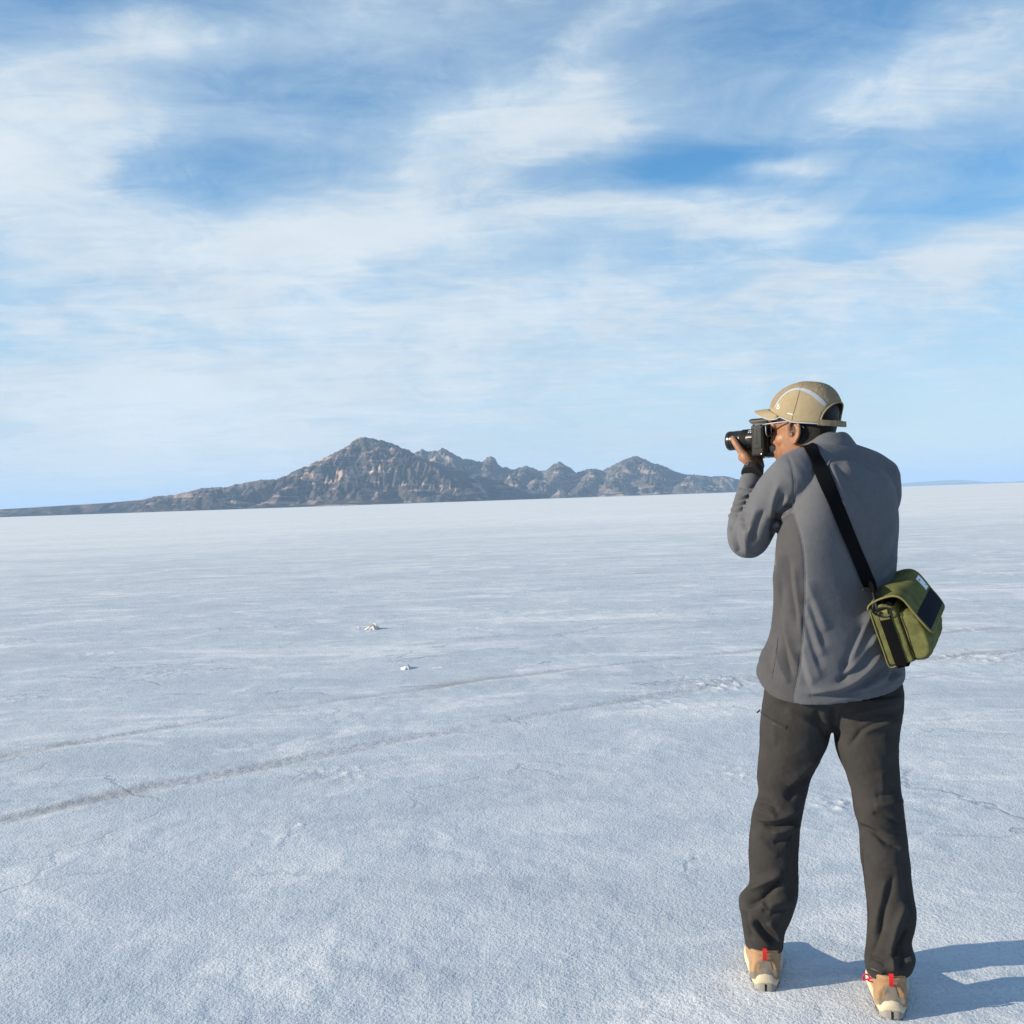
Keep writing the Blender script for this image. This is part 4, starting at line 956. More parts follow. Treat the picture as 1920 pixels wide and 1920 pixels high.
# ---------------- trail shoes
def shoe(heel, d, top_z, label):
    s_ = np.cross(Z, d)                                  # his left
    S = lambda x, y, z: heel + d * (x * 1.08) + s_ * (y * 1.22) + Z * z
    root = part('hiking_shoe', shoe_upper(S, d, s_), M_suede, person); root['label'] = label
    def sole(prof, z0, z1, grow0, grow1, mat, name, zf=None, mid=None):
        m = 44; rg = []
        for k_ in range(7):
            q = k_ / 6; rg_ = []
            for j in range(m):
                a = 2 * math.pi * j / m
                x, y = prof(a); g = grow0 + (grow1 - grow0) * q + (mid or 0) * math.sin(q * math.pi)
                cx = 0.135; L = math.hypot(x - cx, y)
                z_ = z0(x, y) + (z1(x, y) - z0(x, y)) * q
                rg_.append(S(cx + (x - cx) * (1 + g / max(L, .03)), y * (1 + g / max(abs(y), .03)), z_))
            rg.append(np.array(rg_))
        return part(name, loft(rg), mat, root)
    def outline(a):
        x = 0.135 + 0.142 * math.cos(a); wd = 0.0355 + 0.012 * sstep(np.array(x), 0.05, 0.2) - 0.004 + .003
        y = wd * np.sign(math.sin(a)) * abs(math.sin(a)) ** (.48 if x < .135 else .72)
        return x, float(y)
    wave = lambda x, y: .036 + .012 * math.exp(-((x + .008) / .020) ** 2) * math.exp(-(y / .020) ** 2) + .004 * math.cos(x * 30)
    toe = lambda x: .010 * max(0, (x - .2) / .08) ** 2
    sole(outline, lambda x, y: .004 + toe(x) - .0, lambda x, y: .013 + .004 * math.exp(-(x / .03) ** 2) + toe(x), .001, .003, M_outsole, 'outsole')
    sole(outline, lambda x, y: .012 + .010 * math.exp(-((x + .006) / .02) ** 2) * math.exp(-(y / .016) ** 2) + toe(x), lambda x, y: wave(x, y) + toe(x), .0025, .0, M_midsole, 'midsole', mid=.003)
    # rounded rubber crash pad under the heel with a split
    for sy in (-1, 1):
        hv_ = []; m_ = 12
        for k_ in range(9):
            a = math.pi + sy * (0.005 + (k_ / 8) * 0.66)
            x, y = outline(a); zt = .006 + .020 * math.cos((k_ / 8) * 1.45)
            for zz__, off in ((.0015, -.002), (.004, .0058), (zt * .6, .0066), (zt, .0048), (zt, -.004)):
                L = math.hypot(x - .135, y); hv_.append(S(.135 + (x - .135) * (1 + off / L), y * (1 + off / L), zz__))
        fs = []
        for k_ in range(8):
            for j in range(4): fs.append((k_ * 5 + j, k_ * 5 + j + 1, (k_ + 1) * 5 + j + 1, (k_ + 1) * 5 + j))
        part('heel_pad', (hv_, fs), M_heelrub, root)
    # lugs under the rim
    for k_ in range(7):
        a = math.pi - .9 + k_ * .3; x, y = outline(a)
        part('tread_lug', box(S(x * .96 + .004, y * .93, .0045), [d, s_, Z], (.007, .006, .0045), .0012), M_outsole, root)
    # pull loop: doubled red webbing standing up at the back
    lp = [S(-.0035, 0, top_z - .020), S(-.010, 0, top_z - .004), S(-.013, 0, top_z + .012), S(-.009, 0, top_z + .019), S(-.003, 0, top_z + .012), S(.002, 0, top_z - .004)]
    lp = cat(lp, 22); tn_ = np.gradient(lp, axis=0); nr_ = np.cross(tn_, s_)
    own(ribbon('pull_loop', lp, -nr_, .0115, .0022, M_red, None, 0.0), root)
    # grey heel patch
    return root, S
def shoe_upper(S, d, s_):
    V = []
    cs = [(.000, .030, .092), (.020, .034, .098), (.045, .0355, .100), (.075, .036, .100), (.105, .037, .092), (.135, .041, .078), (.170, .0445, .066), (.205, .0435, .056), (.240, .0370, .048), (.262, .026, .040), (.272, .012, .032)]
    cs = cat(cs, 40); rg = []
    m = 36
    heel_round = []
    for (x, hw, zt) in cs:
        th_ = np.linspace(0, 2 * np.pi, m, endpoint=False)
        y = hw * np.sign(np.cos(th_)) * np.abs(np.cos(th_)) ** .75
        zc = (.018 + zt) / 2; zr = (zt - .018) / 2
        z = zc + zr * np.sign(np.sin(th_)) * np.abs(np.sin(th_)) ** .8
        y = y * (1 - 0.20 * np.clip((z - .05) / .06, 0, 1))
        rg.append(np.array([S(x, a, b_) for a, b_ in zip(y, z)]))
    trunk_ = loft(rg)
    # heel counter: vertical loft, rounded at the back
    rg = []
    for (z, xb, hw, L) in cat([(.016, -.002, .034, .10), (.035, -.006, .037, .10), (.055, -.004, .037, .10), (.075, .001, .035, .095), (.095, .001, .0345, .09), (.108, -.002, .0355, .088), (.113, -.001, .0345, .084)], 24):
        th_ = np.linspace(0, 2 * np.pi, m, endpoint=False)
        x = xb + L / 2 + L / 2 * np.sign(np.cos(th_)) * np.abs(np.cos(th_)) ** .85; y = hw * np.sign(np.sin(th_)) * np.abs(np.sin(th_)) ** .85
        rg.append(np.array([S(a, b_, z) for a, b_ in zip(x, y)]))
    counter = loft(rg)
    v, q = fuse([trunk_, counter], .003, 6, .5)
    n = normals(v, q); v = v + n * (.0008 * noise3(v * 60, 61))[:, None]
    return v, q
M_upper = M_suede
shL, SL = shoe(HL, dL, .108, 'tan suede hiking shoe on the farther left foot')
shR, SR = shoe(HR, dR, .108, 'tan suede hiking shoe on the nearer right foot')
def shoe_patch(root, outline_px, mat, name, thick=.0016):
    """leather overlay cut to an outline and laid on the heel"""
    me = root.data; v = np.empty(len(me.vertices) * 3); me.vertices.foreach_get('co', v); v = v.reshape(-1, 3)
    q = [tuple(p.vertices) for p in me.polygons]; bvh = BVHTree.FromPolygons([tuple(x) for x in v], q)
    from mathutils.geometry import tessellate_polygon
    op = np.array(outline_px, float); lo, hi = op.min(0), op.max(0)
    nu, nv = 26, 30
    us = np.linspace(lo[0], hi[0], nu); V = []; idx = {}
    # column-wise fill between the lower and upper edge of the outline
    def span(u):
        xs_ = []
        for (a, b_) in zip(op, np.roll(op, -1, 0)):
            if (a[0] - u) * (b_[0] - u) <= 0 and a[0] != b_[0]: xs_.append(a[1] + (u - a[0]) / (b_[0] - a[0]) * (b_[1] - a[1]))
        return min(xs_), max(xs_)
    T_ = np.zeros((nu, nv, 3)); Bm = np.zeros((nu, nv, 3)); ok = np.ones((nu, nv), bool)
    for i, u in enumerate(us):
        y0, y1 = span(min(max(u, lo[0] + .01), hi[0] - .01))
        for j, vv in enumerate(np.linspace(y0, y1, nv)):
            h_ = hit(bvh, u, vv)
            if h_ is None: ok[i, j] = False; continue
            e_ = min(i, nu - 1 - i, j, nv - 1 - j)
            T_[i, j] = h_[0] + h_[1] * (thick * (0.75 if e_ == 0 else 1.0)); Bm[i, j] = h_[0] - h_[1] * .001
    V = list(T_.reshape(-1, 3)) + list(Bm.reshape(-1, 3)); o_ = nu * nv; fs = []
    I = lambda i, j: i * nv + j
    for i in range(nu - 1):
        for j in range(nv - 1):
            if ok[i:i + 2, j:j + 2].all(): fs.append((I(i, j), I(i + 1, j), I(i + 1, j + 1), I(i, j + 1)))
    rim = [(I(i, 0), I(i + 1, 0)) for i in range(nu - 1)] + [(I(nu - 1, j), I(nu - 1, j + 1)) for j in range(nv - 1)] + [(I(i + 1, nv - 1), I(i, nv - 1)) for i in range(nu - 2, -1, -1)] + [(I(0, j + 1), I(0, j)) for j in range(nv - 2, -1, -1)]
    for a, b_ in rim:
        if ok.flat[a] and ok.flat[b_]: fs.append((a, b_, b_ + o_, a + o_))
    par = list(range(len(V)))
    def find(i):
        while par[i] != i: par[i] = par[par[i]]; i = par[i]
        return i
    for f_ in fs:
        for k_ in f_[1:]: par[find(k_)] = find(f_[0])
    cnt = {}
    for f_ in fs: cnt[find(f_[0])] = cnt.get(find(f_[0]), 0) + 1
    top_ = max(cnt, key=cnt.get); fs = [f_ for f_ in fs if find(f_[0]) == top_]
    used = sorted({i for f_ in fs for i in f_}); mp_ = {a: k_ for k_, a in enumerate(used)}
    return part(name, ([V[i] for i in used], [tuple(mp_[i] for i in f_) for f_ in fs]), mat, root, crease=50)
shoe_patch(shL, [(1405, 1822), (1424, 1822), (1424, 1806), (1428, 1800), (1441, 1799), (1446, 1806), (1448, 1818), (1461, 1820), (1461, 1834), (1448, 1836), (1432, 1832), (1418, 1836), (1408, 1834)], M_patch, 'heel_patch')
shoe_patch(shR, [(1644, 1872), (1658, 1872), (1660, 1852), (1664, 1845), (1676, 1845), (1680, 1852), (1684, 1870), (1702, 1872), (1702, 1882), (1690, 1884), (1674, 1880), (1660, 1884), (1648, 1882)], M_patch, 'heel_patch')
c0 = P(1624, 1833, fR + .06)
lace = [c0 + (R * math.cos(a) * .0085 + Z * math.sin(a) * .0095) for a in np.linspace(-.9, 4.0, 22)]
part('lace_loop', tube([c0 + R * .02 - Z * .012, *[lace[i] for i in range(0, 22, 3)], c0 + R * .018 + Z * .002], [.0022] * 10, 8, 50), M_pink, shR)
# ---------------- cap
CT = math.radians(6.5)
def HC(x, y, z):
    z = z - .030; return H(x * math.cos(CT) - z * math.sin(CT), y, .027 + x * math.sin(CT) + z * math.cos(CT))
def rim_z(th):
    c_ = math.cos(th); return .034 + .040 * max(0, c_) - .004 * max(0, -c_)
def crown(th, tt_, off=0.0):
    ps = tt_ * math.pi / 2; c_ = math.cos(th)
    e = .62 + .62 * max(0, c_) ** 1.2 + .04 * max(0, -c_)
    r_ = max(math.cos(ps), 0.0) ** e; zr = rim_z(th)
    ax_ = .108 if c_ > 0 else .114
    wr_ = 1 + (0.010 * math.sin(th * 31 + 2 * math.sin(th * 7)) * max(0, tt_ - .35) * (1 - tt_) * 4 + 0.012 * math.sin(3 * th + 5 * tt_) * tt_ * (1 - tt_))
    x = -.004 + (ax_ + off) * c_ * r_ * wr_; y = (.091 + off) * math.sin(th) * r_ * wr_
    z = zr + (.157 + off - zr) * math.sin(ps) ** .92
    return HC(x, y, z)
NTH, NT_ = 96, 30
CV = [crown(2 * math.pi * i / NTH - math.pi, j / (NT_ - 1) * .995) for j in range(NT_) for i in range(NTH)]
CF = []
for j in range(NT_ - 1):
    for i in range(NTH):
        k = (i + 1) % NTH
        th_ = 2 * math.pi * (i + .5) / NTH - math.pi; da = math.pi - abs(th_)
        hgt = (j + .5) / (NT_ - 1)
        if (da / .82) ** 2 + (hgt / .33) ** 2 < 1: continue
        CF.append((j * NTH + i, j * NTH + k, (j + 1) * NTH + k, (j + 1) * NTH + i))
CF.append(tuple((NT_ - 1) * NTH + i for i in range(NTH)))
cap = part('baseball_cap', (CV, CF), M_cap, person, crease=60)
cap.data.materials.append(M_capgrey)
md = cap.modifiers.new('thick', 'SOLIDIFY'); md.thickness = .0014; md.offset = -1
cbv = BVHTree.FromPolygons([tuple(map(float, x)) for x in CV], CF)
BAND = [(1453, 764), (1462, 749), (1473, 738), (1486, 731), (1499, 729.5), (1513, 733), (1527, 741), (1540, 752), (1548, 760)]
bp, bn = surf_path(cbv, BAND, 44)
bl = (bp - HEAD); bx, bz_, by = bl @ h_x, bl @ h_z, bl @ h_l
fc = np.array([np.mean([CV[i] for i in f], 0) for f in CF]) - HEAD
od = np.argsort(bx)
upm = (fc @ h_z) > np.interp(fc @ h_x, bx[od], bz_[od])
upm |= (fc @ h_x) < bx.min()
cap.data.polygons.foreach_set('material_index', upm.astype(np.int32))
wd = np.interp(np.linspace(0, 1, len(bp)), [0, .15, .5, .85, 1], [.005, .0065, .0095, .0135, .010])
own(ribbon('reflective_band', bp, bn, .008, .0007, M_reflect, None, .0003, wd), cap)
mir = bp - 2 * np.outer(bl @ h_l, h_l); mn = bn - 2 * np.outer(bn @ h_l, h_l)
own(ribbon('reflective_band', mir[::-1], mn[::-1], .008, .0007, M_reflect, None, .0003, wd[::-1]), cap)
# brim
TB = 1.08; BV_ = []; nb, ns = 40, 10
def brim_pt(th, s):
    base_ = np.array([-.004 + .108 * math.cos(th), .091 * math.sin(th), rim_z(th)])
    Lb = .052 * max(0, math.cos(th / TB * math.pi / 2)) ** .55
    p = base_ + np.array([1, 0.10 * math.sin(th), -.10 - .10 * s]) * Lb * s
    p[2] -= .017 * abs(math.sin(th)) ** 1.6 * s + .004 * (1 - abs(math.sin(th))) * (-s)
    return HC(*p)
for j in range(ns):
    for i in range(nb): BV_.append(brim_pt(-TB + 2 * TB * i / (nb - 1), j / (ns - 1)))
brim = part_np('brim', np.array(BV_), grid_quads(ns, nb), M_cap, cap)
md = brim.modifiers.new('thick', 'SOLIDIFY'); md.thickness = .002; md.offset = 0
edge_ = [brim_pt(-TB + 2 * TB * i / 39, 1.0) for i in range(40)]
rimp = [crown(a, 0.0, .0006) for a in np.linspace(TB, math.pi - .80, 20)][1:]
rimq = [crown(-a, 0.0, .0006) for a in np.linspace(TB, math.pi - .80, 20)][1:]
line = smooth_rows(np.array(rimq[::-1] + edge_ + rimp), 1)
part('grey_trim', tube(line, [.0019] * len(line), 10, 160), M_reflect, cap)
# panel seams
for sgn_ in (1, -1):
    sm = np.array([crown(sgn_ * (math.pi / 2 + .12 * math.sin(3 * q_)), q_, .0004) for q_ in np.linspace(.02, .62, 26)])
    part('panel_seam', tube(sm, [.0009] * 26, 6, 40), M_capgrey, cap)
sm = np.array([crown(0.0, q_, .0004) for q_ in np.linspace(.02, .98, 30)]); part('panel_seam', tube(sm, [.0009] * 30, 6, 50), M_capgrey, cap)
# opening binding and strap
arch = [crown(math.pi - .82 * math.cos(a), max(0, .33 * math.sin(a)), .0006) for a in np.linspace(0, math.pi, 30)]
part('opening_binding', tube(arch, [.0022] * 30, 8, 60), M_cap, cap)
stp = np.array([crown(math.pi + a, .0, .003 + .002 * math.cos(a * 2.2)) + h_z * .004 for a in np.linspace(-.90, .90, 26)]); stn = stp - H(0, 0, .04)
stn -= np.outer(stn @ h_z, h_z)
own(ribbon('adjuster_strap', stp, stn, .0165, .0018, M_capgrey, None, 0.0), cap)
stp2 = np.array([crown(math.pi + a, .0, .0055) + h_z * .004 for a in np.linspace(-.42, -.10, 10)]); stn2 = stp2 - H(0, 0, .04); stn2 -= np.outer(stn2 @ h_z, h_z)
own(ribbon('strap_keeper', stp2, stn2, .018, .0016, M_capgrey, None, 0.0), cap)
# small white printed marks on the side of the cap
def cap_mark(name, pts, w_):
    p_, n_ = surf_path(cbv, pts, 12)
    if len(p_) > 3: own(ribbon(name, p_, n_, w_, .0004, M_white, None, .0003), cap)
cap_mark('logo_mark', [(1461.2, 757.6), (1458.8, 757.8), (1457.8, 760.5), (1460.6, 760.4)], .0016)
cap_mark('logo_mark', [(1457.2, 763.0), (1460.8, 762.2), (1461.6, 765.0), (1459.0, 766.6), (1456.4, 765.6), (1457.2, 763.0)], .0016)
for k_ in range(4): cap_mark('logo_lettering', [(1477.0 + 2.9 * k_, 774.6 + .9 * k_), (1479.2 + 2.9 * k_, 775.4 + .9 * k_)], .0026)

# ---------------- glasses
gl = part('eyeglasses', tube([H(.0975, .066, .033), H(.086, .0735, .0335), H(.05, .0785, .034), H(.01, .0790, .035), H(-.008, .0775, .034), H(-.022, .0755, .026), H(-.034, .0745, .012)], [.0026, .0024, .0022, .0021, .0020, .0018, .0018], 10, 60), M_metal, person)
part('temple', tube([H(.0975, -.066, .036), H(.086, -.0735, .037), H(.05, -.0770, .038), H(.01, -.0775, .039), H(-.008, -.076, .037), H(-.022, -.0755, .026), H(-.034, -.0745, .012)], [.0021, .0019, .0017, .0016, .0016, .0016, .0016], 10, 60), M_metal, gl)
for s in (1, -1):
    rim = [H(.1005 - .010 * (abs(math.cos(a)) if math.cos(a) > 0 else 0), s * (.0375 + .0275 * math.cos(a)), .019 + .0205 * np.sign(math.sin(a)) * abs(math.sin(a)) ** .8) for a in np.linspace(0, 2 * math.pi, 25)]
    part('rim', tube(rim, [.0017] * 25, 8, 70, cap=False), M_metal, gl)
    cc = np.mean(rim[:-1], 0); part('tinted_lens', ([cc] + rim[:-1], [(0, i + 1, (i + 1) % 24 + 1) for i in range(24)]), M_glass, gl)
part('bridge', tube([H(.101, .011, .024), H(.104, 0, .027), H(.101, -.011, .024)], [.0015, .0015, .0015], 8, 12), M_metal, gl)

# ---------------- wrist watch
fa = wr - P(1405, 917, .138); fa /= np.linalg.norm(fa)
s1 = c_y - fa * (c_y @ fa); s1 /= np.linalg.norm(s1); s2 = np.cross(fa, s1)
WC = P(1411, 884.5, .158)
band = lathe(WC, [fa, s1 * 1.0, s2 * 1.06], [(-.0125, .0262), (-.0125, .0302), (-.0105, .0312), (.0105, .0304), (.0125, .0292), (.0125, .0252)], 40)
watch = part('wrist_watch', band, M_rubber, person); watch['label'] = 'black digital wrist watch with rubber strap'
def wpt(a, x, r_): return WC + fa * x + r_ * (math.cos(a) * s1 + math.sin(a) * s2 * 1.06)
for (a, da, x, mat, nm) in ((.62, .20, 0, M_greydoor, 'buckle'), (.30, .05, 0, M_rubber, 'strap_keeper'),):
    pass
ang_of = lambda q: 0
ab = None
best = (9, 0)
for a in np.linspace(-math.pi, math.pi, 120):
    pu, pv = project(wpt(a, 0, .031)); fd_ = (wpt(a, 0, .031) - CAM) @ F
    if fd_ < (WC - CAM) @ F and abs(pu - 1401) < best[0]: best = (abs(pu - 1401), a)
ab = best[1]
dirn = 1 if project(wpt(ab + .2, 0, .031))[0] > project(wpt(ab, 0, .031))[0] else -1
fr_ = [wpt(ab - dirn * .17, -.008, .0318), wpt(ab - dirn * .17, .008, .0318), wpt(ab + dirn * .17, .008, .0318), wpt(ab + dirn * .17, -.008, .0318)]
for i in range(4): part('buckle', tube([fr_[i], fr_[(i + 1) % 4]], [.0010, .0010], 8, 6), M_greydoor, watch)
part('buckle_tongue', tube([wpt(ab - dirn * .18, 0, .032), wpt(ab + dirn * .18, 0, .032)], [.0009, .0009], 8, 6), M_metal, watch)
for k_ in range(3):
    for sx in (-1, 1): part('strap_hole', tube([wpt(ab + dirn * (.42 + .18 * k_), sx * .0035 - .0014, .0306), wpt(ab + dirn * (.42 + .18 * k_), sx * .0035 + .0014, .0306)], [.0011, .0011], 8, 6), M_greydoor, watch)
ca_ = ab - dirn * 2.6
part('watch_case', box(wpt(ca_, 0, .034), [fa, np.cross(fa, math.cos(ca_) * s1 + math.sin(ca_) * s2), math.cos(ca_) * s1 + math.sin(ca_) * s2], (.019, .018, .005), .003), M_rubber, watch)

# ---------------- camera
dslr = bpy.data.objects.new('camera_with_lens', None); COL.objects.link(dslr); dslr.location = Vector(CAMO)
tag(dslr, 'black digital single lens reflex camera held to the man\'s eye', 'camera')
DINV = Matrix.Translation(-Vector(CAMO))
def cpart(name, vq, mat, crease=35):
    o = mesh_py(name, vq[0], vq[1], mat, None, True, True, crease); o.parent = dslr; o.matrix_parent_inverse = DINV; return o
KA = [c_x, c_y, c_z]
cb = fuse([box(K(.0235, 0, -.009), KA, (.0225, .0645, .049), .007), box(K(.040, -.050, -.012), KA, (.026, .014, .043), .010), box(K(.026, -.002, .040), KA, (.024, .030, .012), .006)], .0018, 3, .4)
body_c = cpart('camera_body', cb, M_blackplastic)
hump = loft([np.array([K(x, y * w_, z) for (y, w_) in ((-1, 1), (-.6, 1), (.6, 1), (1, 1))] + [K(x2, y * w2, z) for (y, w2) in ((1, 1), (.6, 1), (-.6, 1), (-1, 1))]) if False else
             np.array([K(xa + (xb - xa) * a_, wy * b_, z) for a_, b_ in ((0, -.75), (.08, -1), (.5, -1), (.92, -.85), (1, -.5), (1, .5), (.92, .85), (.5, 1), (.08, 1), (0, .75))])
             for (xa, xb, wy, z) in cat([(.002, .056, .036, .034), (.001, .060, .035, .042), (-.002, .068, .033, .048), (-.002, .074, .031, .052), (-.001, .076, .030, .058), (.004, .070, .026, .0615)], 14)])
cpart('flash_housing', hump, M_blackplastic)
prof = [(.044, .010), (.044, .0335), (.052, .0335), (.0535, .0318), (.060, .0315), (.0605, .0322), (.078, .0322), (.079, .0312), (.082, .0312)]
cpart('lens_mount_barrel', lathe(CAMO, KA, prof, 56), M_gloss)
rg = [(.081, .0300)]
for i in range(7): rg += [(.0825 + .0026 * i, .0326), (.0838 + .0026 * i, .0326), (.0840 + .0026 * i, .0317), (.0848 + .0026 * i, .0317)]
rg += [(.102, .0326), (.1035, .0316), (.104, .0290)]
cpart('zoom_ring', lathe(CAMO, KA, rg, 56), M_rubber)
cpart('lens_front_barrel', lathe(CAMO, KA, [(0.1000, .020), (0.1035, .0305), (0.1300, .0303), (0.1305, .0288), (0.1325, .0288), (0.1330, .0298), (0.1400, .0298), (0.1405, .0286), (0.1425, .0286), (0.1430, .0302), (0.1530, .0302), (0.1545, .0292), (0.1545, .0262), (0.1480, .0240), (0.1460, .010)], 56), M_gloss)
cpart('silver_ring', lathe(CAMO, KA, [(.1030, .0300), (.1032, .0310), (.1046, .0310), (.1048, .0300)], 56), M_greydoor)
cpart('front_glass', lathe(CAMO, KA, [(.144, .001), (.146, .012), (.1465, .0235), (.1455, .0240)], 40), M_glass)
for (x, z, w_) in ((.062, .026, .0016), (.066, .0255, .0012), (.0685, .0255, .0016), (.0725, .0255, .0013), (.0755, .0255, .0010), (.0665, .0205, .0020), (.0735, .0205, .0014)):
    y_ = math.sqrt(.0324 ** 2 - z ** 2); cpart('lens_marking', box(K(x, y_, z), [c_x, c_y * z / .0324 * -1 + c_z * y_ / .0324, c_y * y_ / .0324 + c_z * z / .0324], (w_, .0013, .0003)), M_white)
cpart('lens_switch', box(K(.068, .0325, -.002), KA, (.007, .002, .006), .001), M_rubber)
cpart('terminal_cover', box(K(.0215, .0650, .000), KA, (.0118, .0018, .031), .0016), M_greydoor)
cpart('terminal_cover', box(K(.0275, .0662, .004), KA, (.0048, .0016, .0225), .0012), M_greydoor)
cpart('strap_lug', tube([K(.013, .066, .0375), K(.020, .0685, .0385), K(.029, .066, .0375)], [.0014] * 3, 8, 14), M_metal)
cpart('display_screen', box(K(.0008, .008, -.016), KA, (.0018, .040, .028), .001), M_glass)
cpart('eyecup', lathe(K(.004, 0, .036), [-c_x, c_y * 1.35, c_z], [(0, .012), (.012, .012), (.018, .0145), (.021, .0140), (.021, .010), (.012, .008)], 24), M_rubber)
cpart('mode_dial', lathe(K(.022, -.044, .040), [c_z, c_x, c_y], [(-.004, .009), (.006, .009), (.007, .0082), (.007, .001)], 28), M_rubber)
cpart('shutter_button', lathe(K(.052, -.048, .032), [c_z, c_x, c_y], [(-.006, .006), (.003, .006), (.004, .005), (.004, .0005)], 20), M_gloss)
cpart('hot_shoe', box(K(.012, 0, .0545), KA, (.009, .010, .0016), .0006), M_metal)
for (y, z) in ((.040, .018), (.052, .018), (-.045, .012), (-.045, -.004), (-.045, -.02)): cpart('button', lathe(K(.002, y, z), [-c_x, c_y, c_z], [(0, .0035), (.003, .0035), (.0036, .003), (.0036, .0003)], 14), M_gloss)
for z in (-.045, -.050): cpart('screw', lathe(K(.012, .0640, z), [c_y, c_x, c_z], [(0, .0014), (.0012, .0014), (.0014, .0002)], 10), M_metal) if z < -.047 else None
cpart('tripod_mount', lathe(K(.025, 0, -.058), [-c_z, c_x, c_y], [(0, .012), (.002, .012), (.002, .005), (-.003, .005)], 24), M_metal)

# ---------------- shoulder bag
ba = np.array([.24, .94, .25]); ba /= np.linalg.norm(ba); bu = np.array([-.29, -.18, .94]); bu -= ba * (bu @ ba); bu /= np.linalg.norm(bu); bnn = np.cross(ba, bu)
W3 = lambda v: R * v[0] + F * v[1] + Z * v[2]
b_a, b_u, b_n = W3(ba), W3(bu), W3(bnn)
BO = P(1667, 1252, -.075); LB = .205
bag = bpy.data.objects.new('shoulder_bag', None); COL.objects.link(bag); bag.location = Vector(BO)
tag(bag, 'olive green canvas camera bag with navy band hanging on the man\'s hip', 'bag')
BINV = Matrix.Translation(-Vector(BO))
def bpart(name, vq, mat, crease=40, parent=None):
    o = mesh_py(name, vq[0], vq[1], mat, None, True, True, crease)
    if parent is None: o.parent = bag; o.matrix_parent_inverse = BINV
    else: o.parent = parent
    return o
def bgive(o): o.parent = bag; o.matrix_parent_inverse = BINV; return o
def B(a, n, u): return BO + b_a * a + b_n * n + b_u * u
def prism(prof, a0, a1, bulge=0.0, na=14, rnd=.006):
    """section (n, u) swept along the bag with softened ends"""
    cs = np.array(prof); cen = cs.mean(0); rg = []
    for i in range(na):
        s = i / (na - 1); e = min(s, 1 - s) * (a1 - a0); k = 1 - (max(0, rnd - e) / rnd) ** 2 * (rnd * .9 / .05)
        g = 1 + bulge * math.sin(s * math.pi)
        rg.append(np.array([B(a0 + (a1 - a0) * s, cen[0] + (x - cen[0]) * k * g, cen[1] + (y - cen[1]) * (1 - (1 - k) * .6)) for x, y in cs]))
    return loft(rg)
def rrect(n0, n1, u0, u1, r_, k=5):
    out = []
    for (cx, cy, a0) in ((n1 - r_, u1 - r_, 0), (n0 + r_, u1 - r_, 90), (n0 + r_, u0 + r_, 180), (n1 - r_, u0 + r_, 270)):
        for j in range(k): a = math.radians(a0 + 90 * j / (k - 1)); out.append((cx + r_ * math.cos(a), cy + r_ * math.sin(a)))
    return out
mv, mq = fuse([prism(rrect(0, .072, 0, .172, .008), 0, LB, .03)], .0032, 3, .5)
nn_ = normals(mv, mq); mv = mv + nn_ * (.0016 * noise3(mv * 35, 71))[:, None]
bgive(mesh_np('bag_body', mv, mq, M_olive))
pv_, pq = fuse([prism([(.066, .004), (.085, .000), (.104, .002), (.120, .016), (.128, .045), (.127, .085), (.120, .118), (.108, .140), (.090, .146), (.066, .146)], .002, LB - .002, .04, 18, .014)], .0032, 5, .5)
nn_ = normals(pv_, pq); pv_ = pv_ + nn_ * (.0022 * noise3(pv_ * 26, 73))[:, None]
bgive(mesh_np('front_pocket', pv_, pq, M_olive))
# seam between body and pocket at the near end, piping at the back edge
bpart('pocket_seam', tube([B(-.001, .074, .146), B(-.0015, .0745, .10), B(-.0010, .0745, .05), B(.002, .075, .010)], [.0014] * 4, 8, 24), M_black)
bpart('edge_piping', tube([B(.001, .002, .166), B(-.0012, .001, .12), B(-.0012, .001, .05), B(-.001, .002, .004), B(.0, .02, .001), B(.0, .04, .002)], [.0020] * 6, 8, 50), M_olive_pipe)
# dark top gusset with zip
tg = prism([(.006, .168), (.068, .168), (.066, .180), (.050, .186), (.020, .186), (.008, .180)], .004, LB - .004, 0, 10)
bpart('top_gusset', tg, M_black)
bpart('zip_coil', tube([B(.004, .040, .186), B(LB * .5, .040, .187), B(LB - .004, .040, .186)], [.0025] * 3, 8, 16), M_rubber)
bpart('gusset_fold', tube([B(-.002, .014, .170), B(-.004, .036, .178), B(-.002, .060, .168)], [.0055, .0075, .0045], 10, 20, flat=(b_u, .6)), M_olive)
# flap
FP = [(.000, .172), (.002, .181), (.010, .189), (.030, .196), (.058, .198), (.080, .195), (.096, .184), (.108, .162), (.120, .132), (.132, .102), (.141, .074)]
fp = cat(FP, 44)
fl_v = np.zeros((44, 30, 3))
for i in range(44):
    s = i / 43
    for j in range(30):
        a_ = j / 29; over = .004 + .006 * s
        cr_n = 0.012 * max(0, (s - .86) / .14) ** 2.2                       # rounded lower corners
        aa = -over + cr_n + (LB + 2 * over - 2 * cr_n) * a_
        puff = .004 * math.sin(math.pi * a_) * math.sin(math.pi * min(1, s * 1.1)) ** .7
        wv = .0030 * math.sin(6 * a_ + 9 * s) * math.sin(math.pi * s) + .004 * math.sin(3.1 * math.pi * a_) * math.exp(-((s - .33) / .14) ** 2)
        tx = fp[min(43, i + 1)] - fp[max(0, i - 1)]; nx = np.array([-tx[1], tx[0]]); nx /= -np.linalg.norm(nx) + 1e-9
        q_ = fp[i] + nx * (puff + wv)
        fl_v[i, j] = B(aa, q_[0], q_[1])
flap = mesh_np('flap', fl_v.reshape(-1, 3), grid_quads(44, 30), M_olive); bgive(flap)
md = flap.modifiers.new('thick', 'SOLIDIFY'); md.thickness = .003; md.offset = 0
edge_f = [fl_v[i, 0] for i in range(2, 44)] + [fl_v[43, j] for j in range(2, 29, 2)] + [fl_v[i, 29] for i in range(43, 1, -1)]
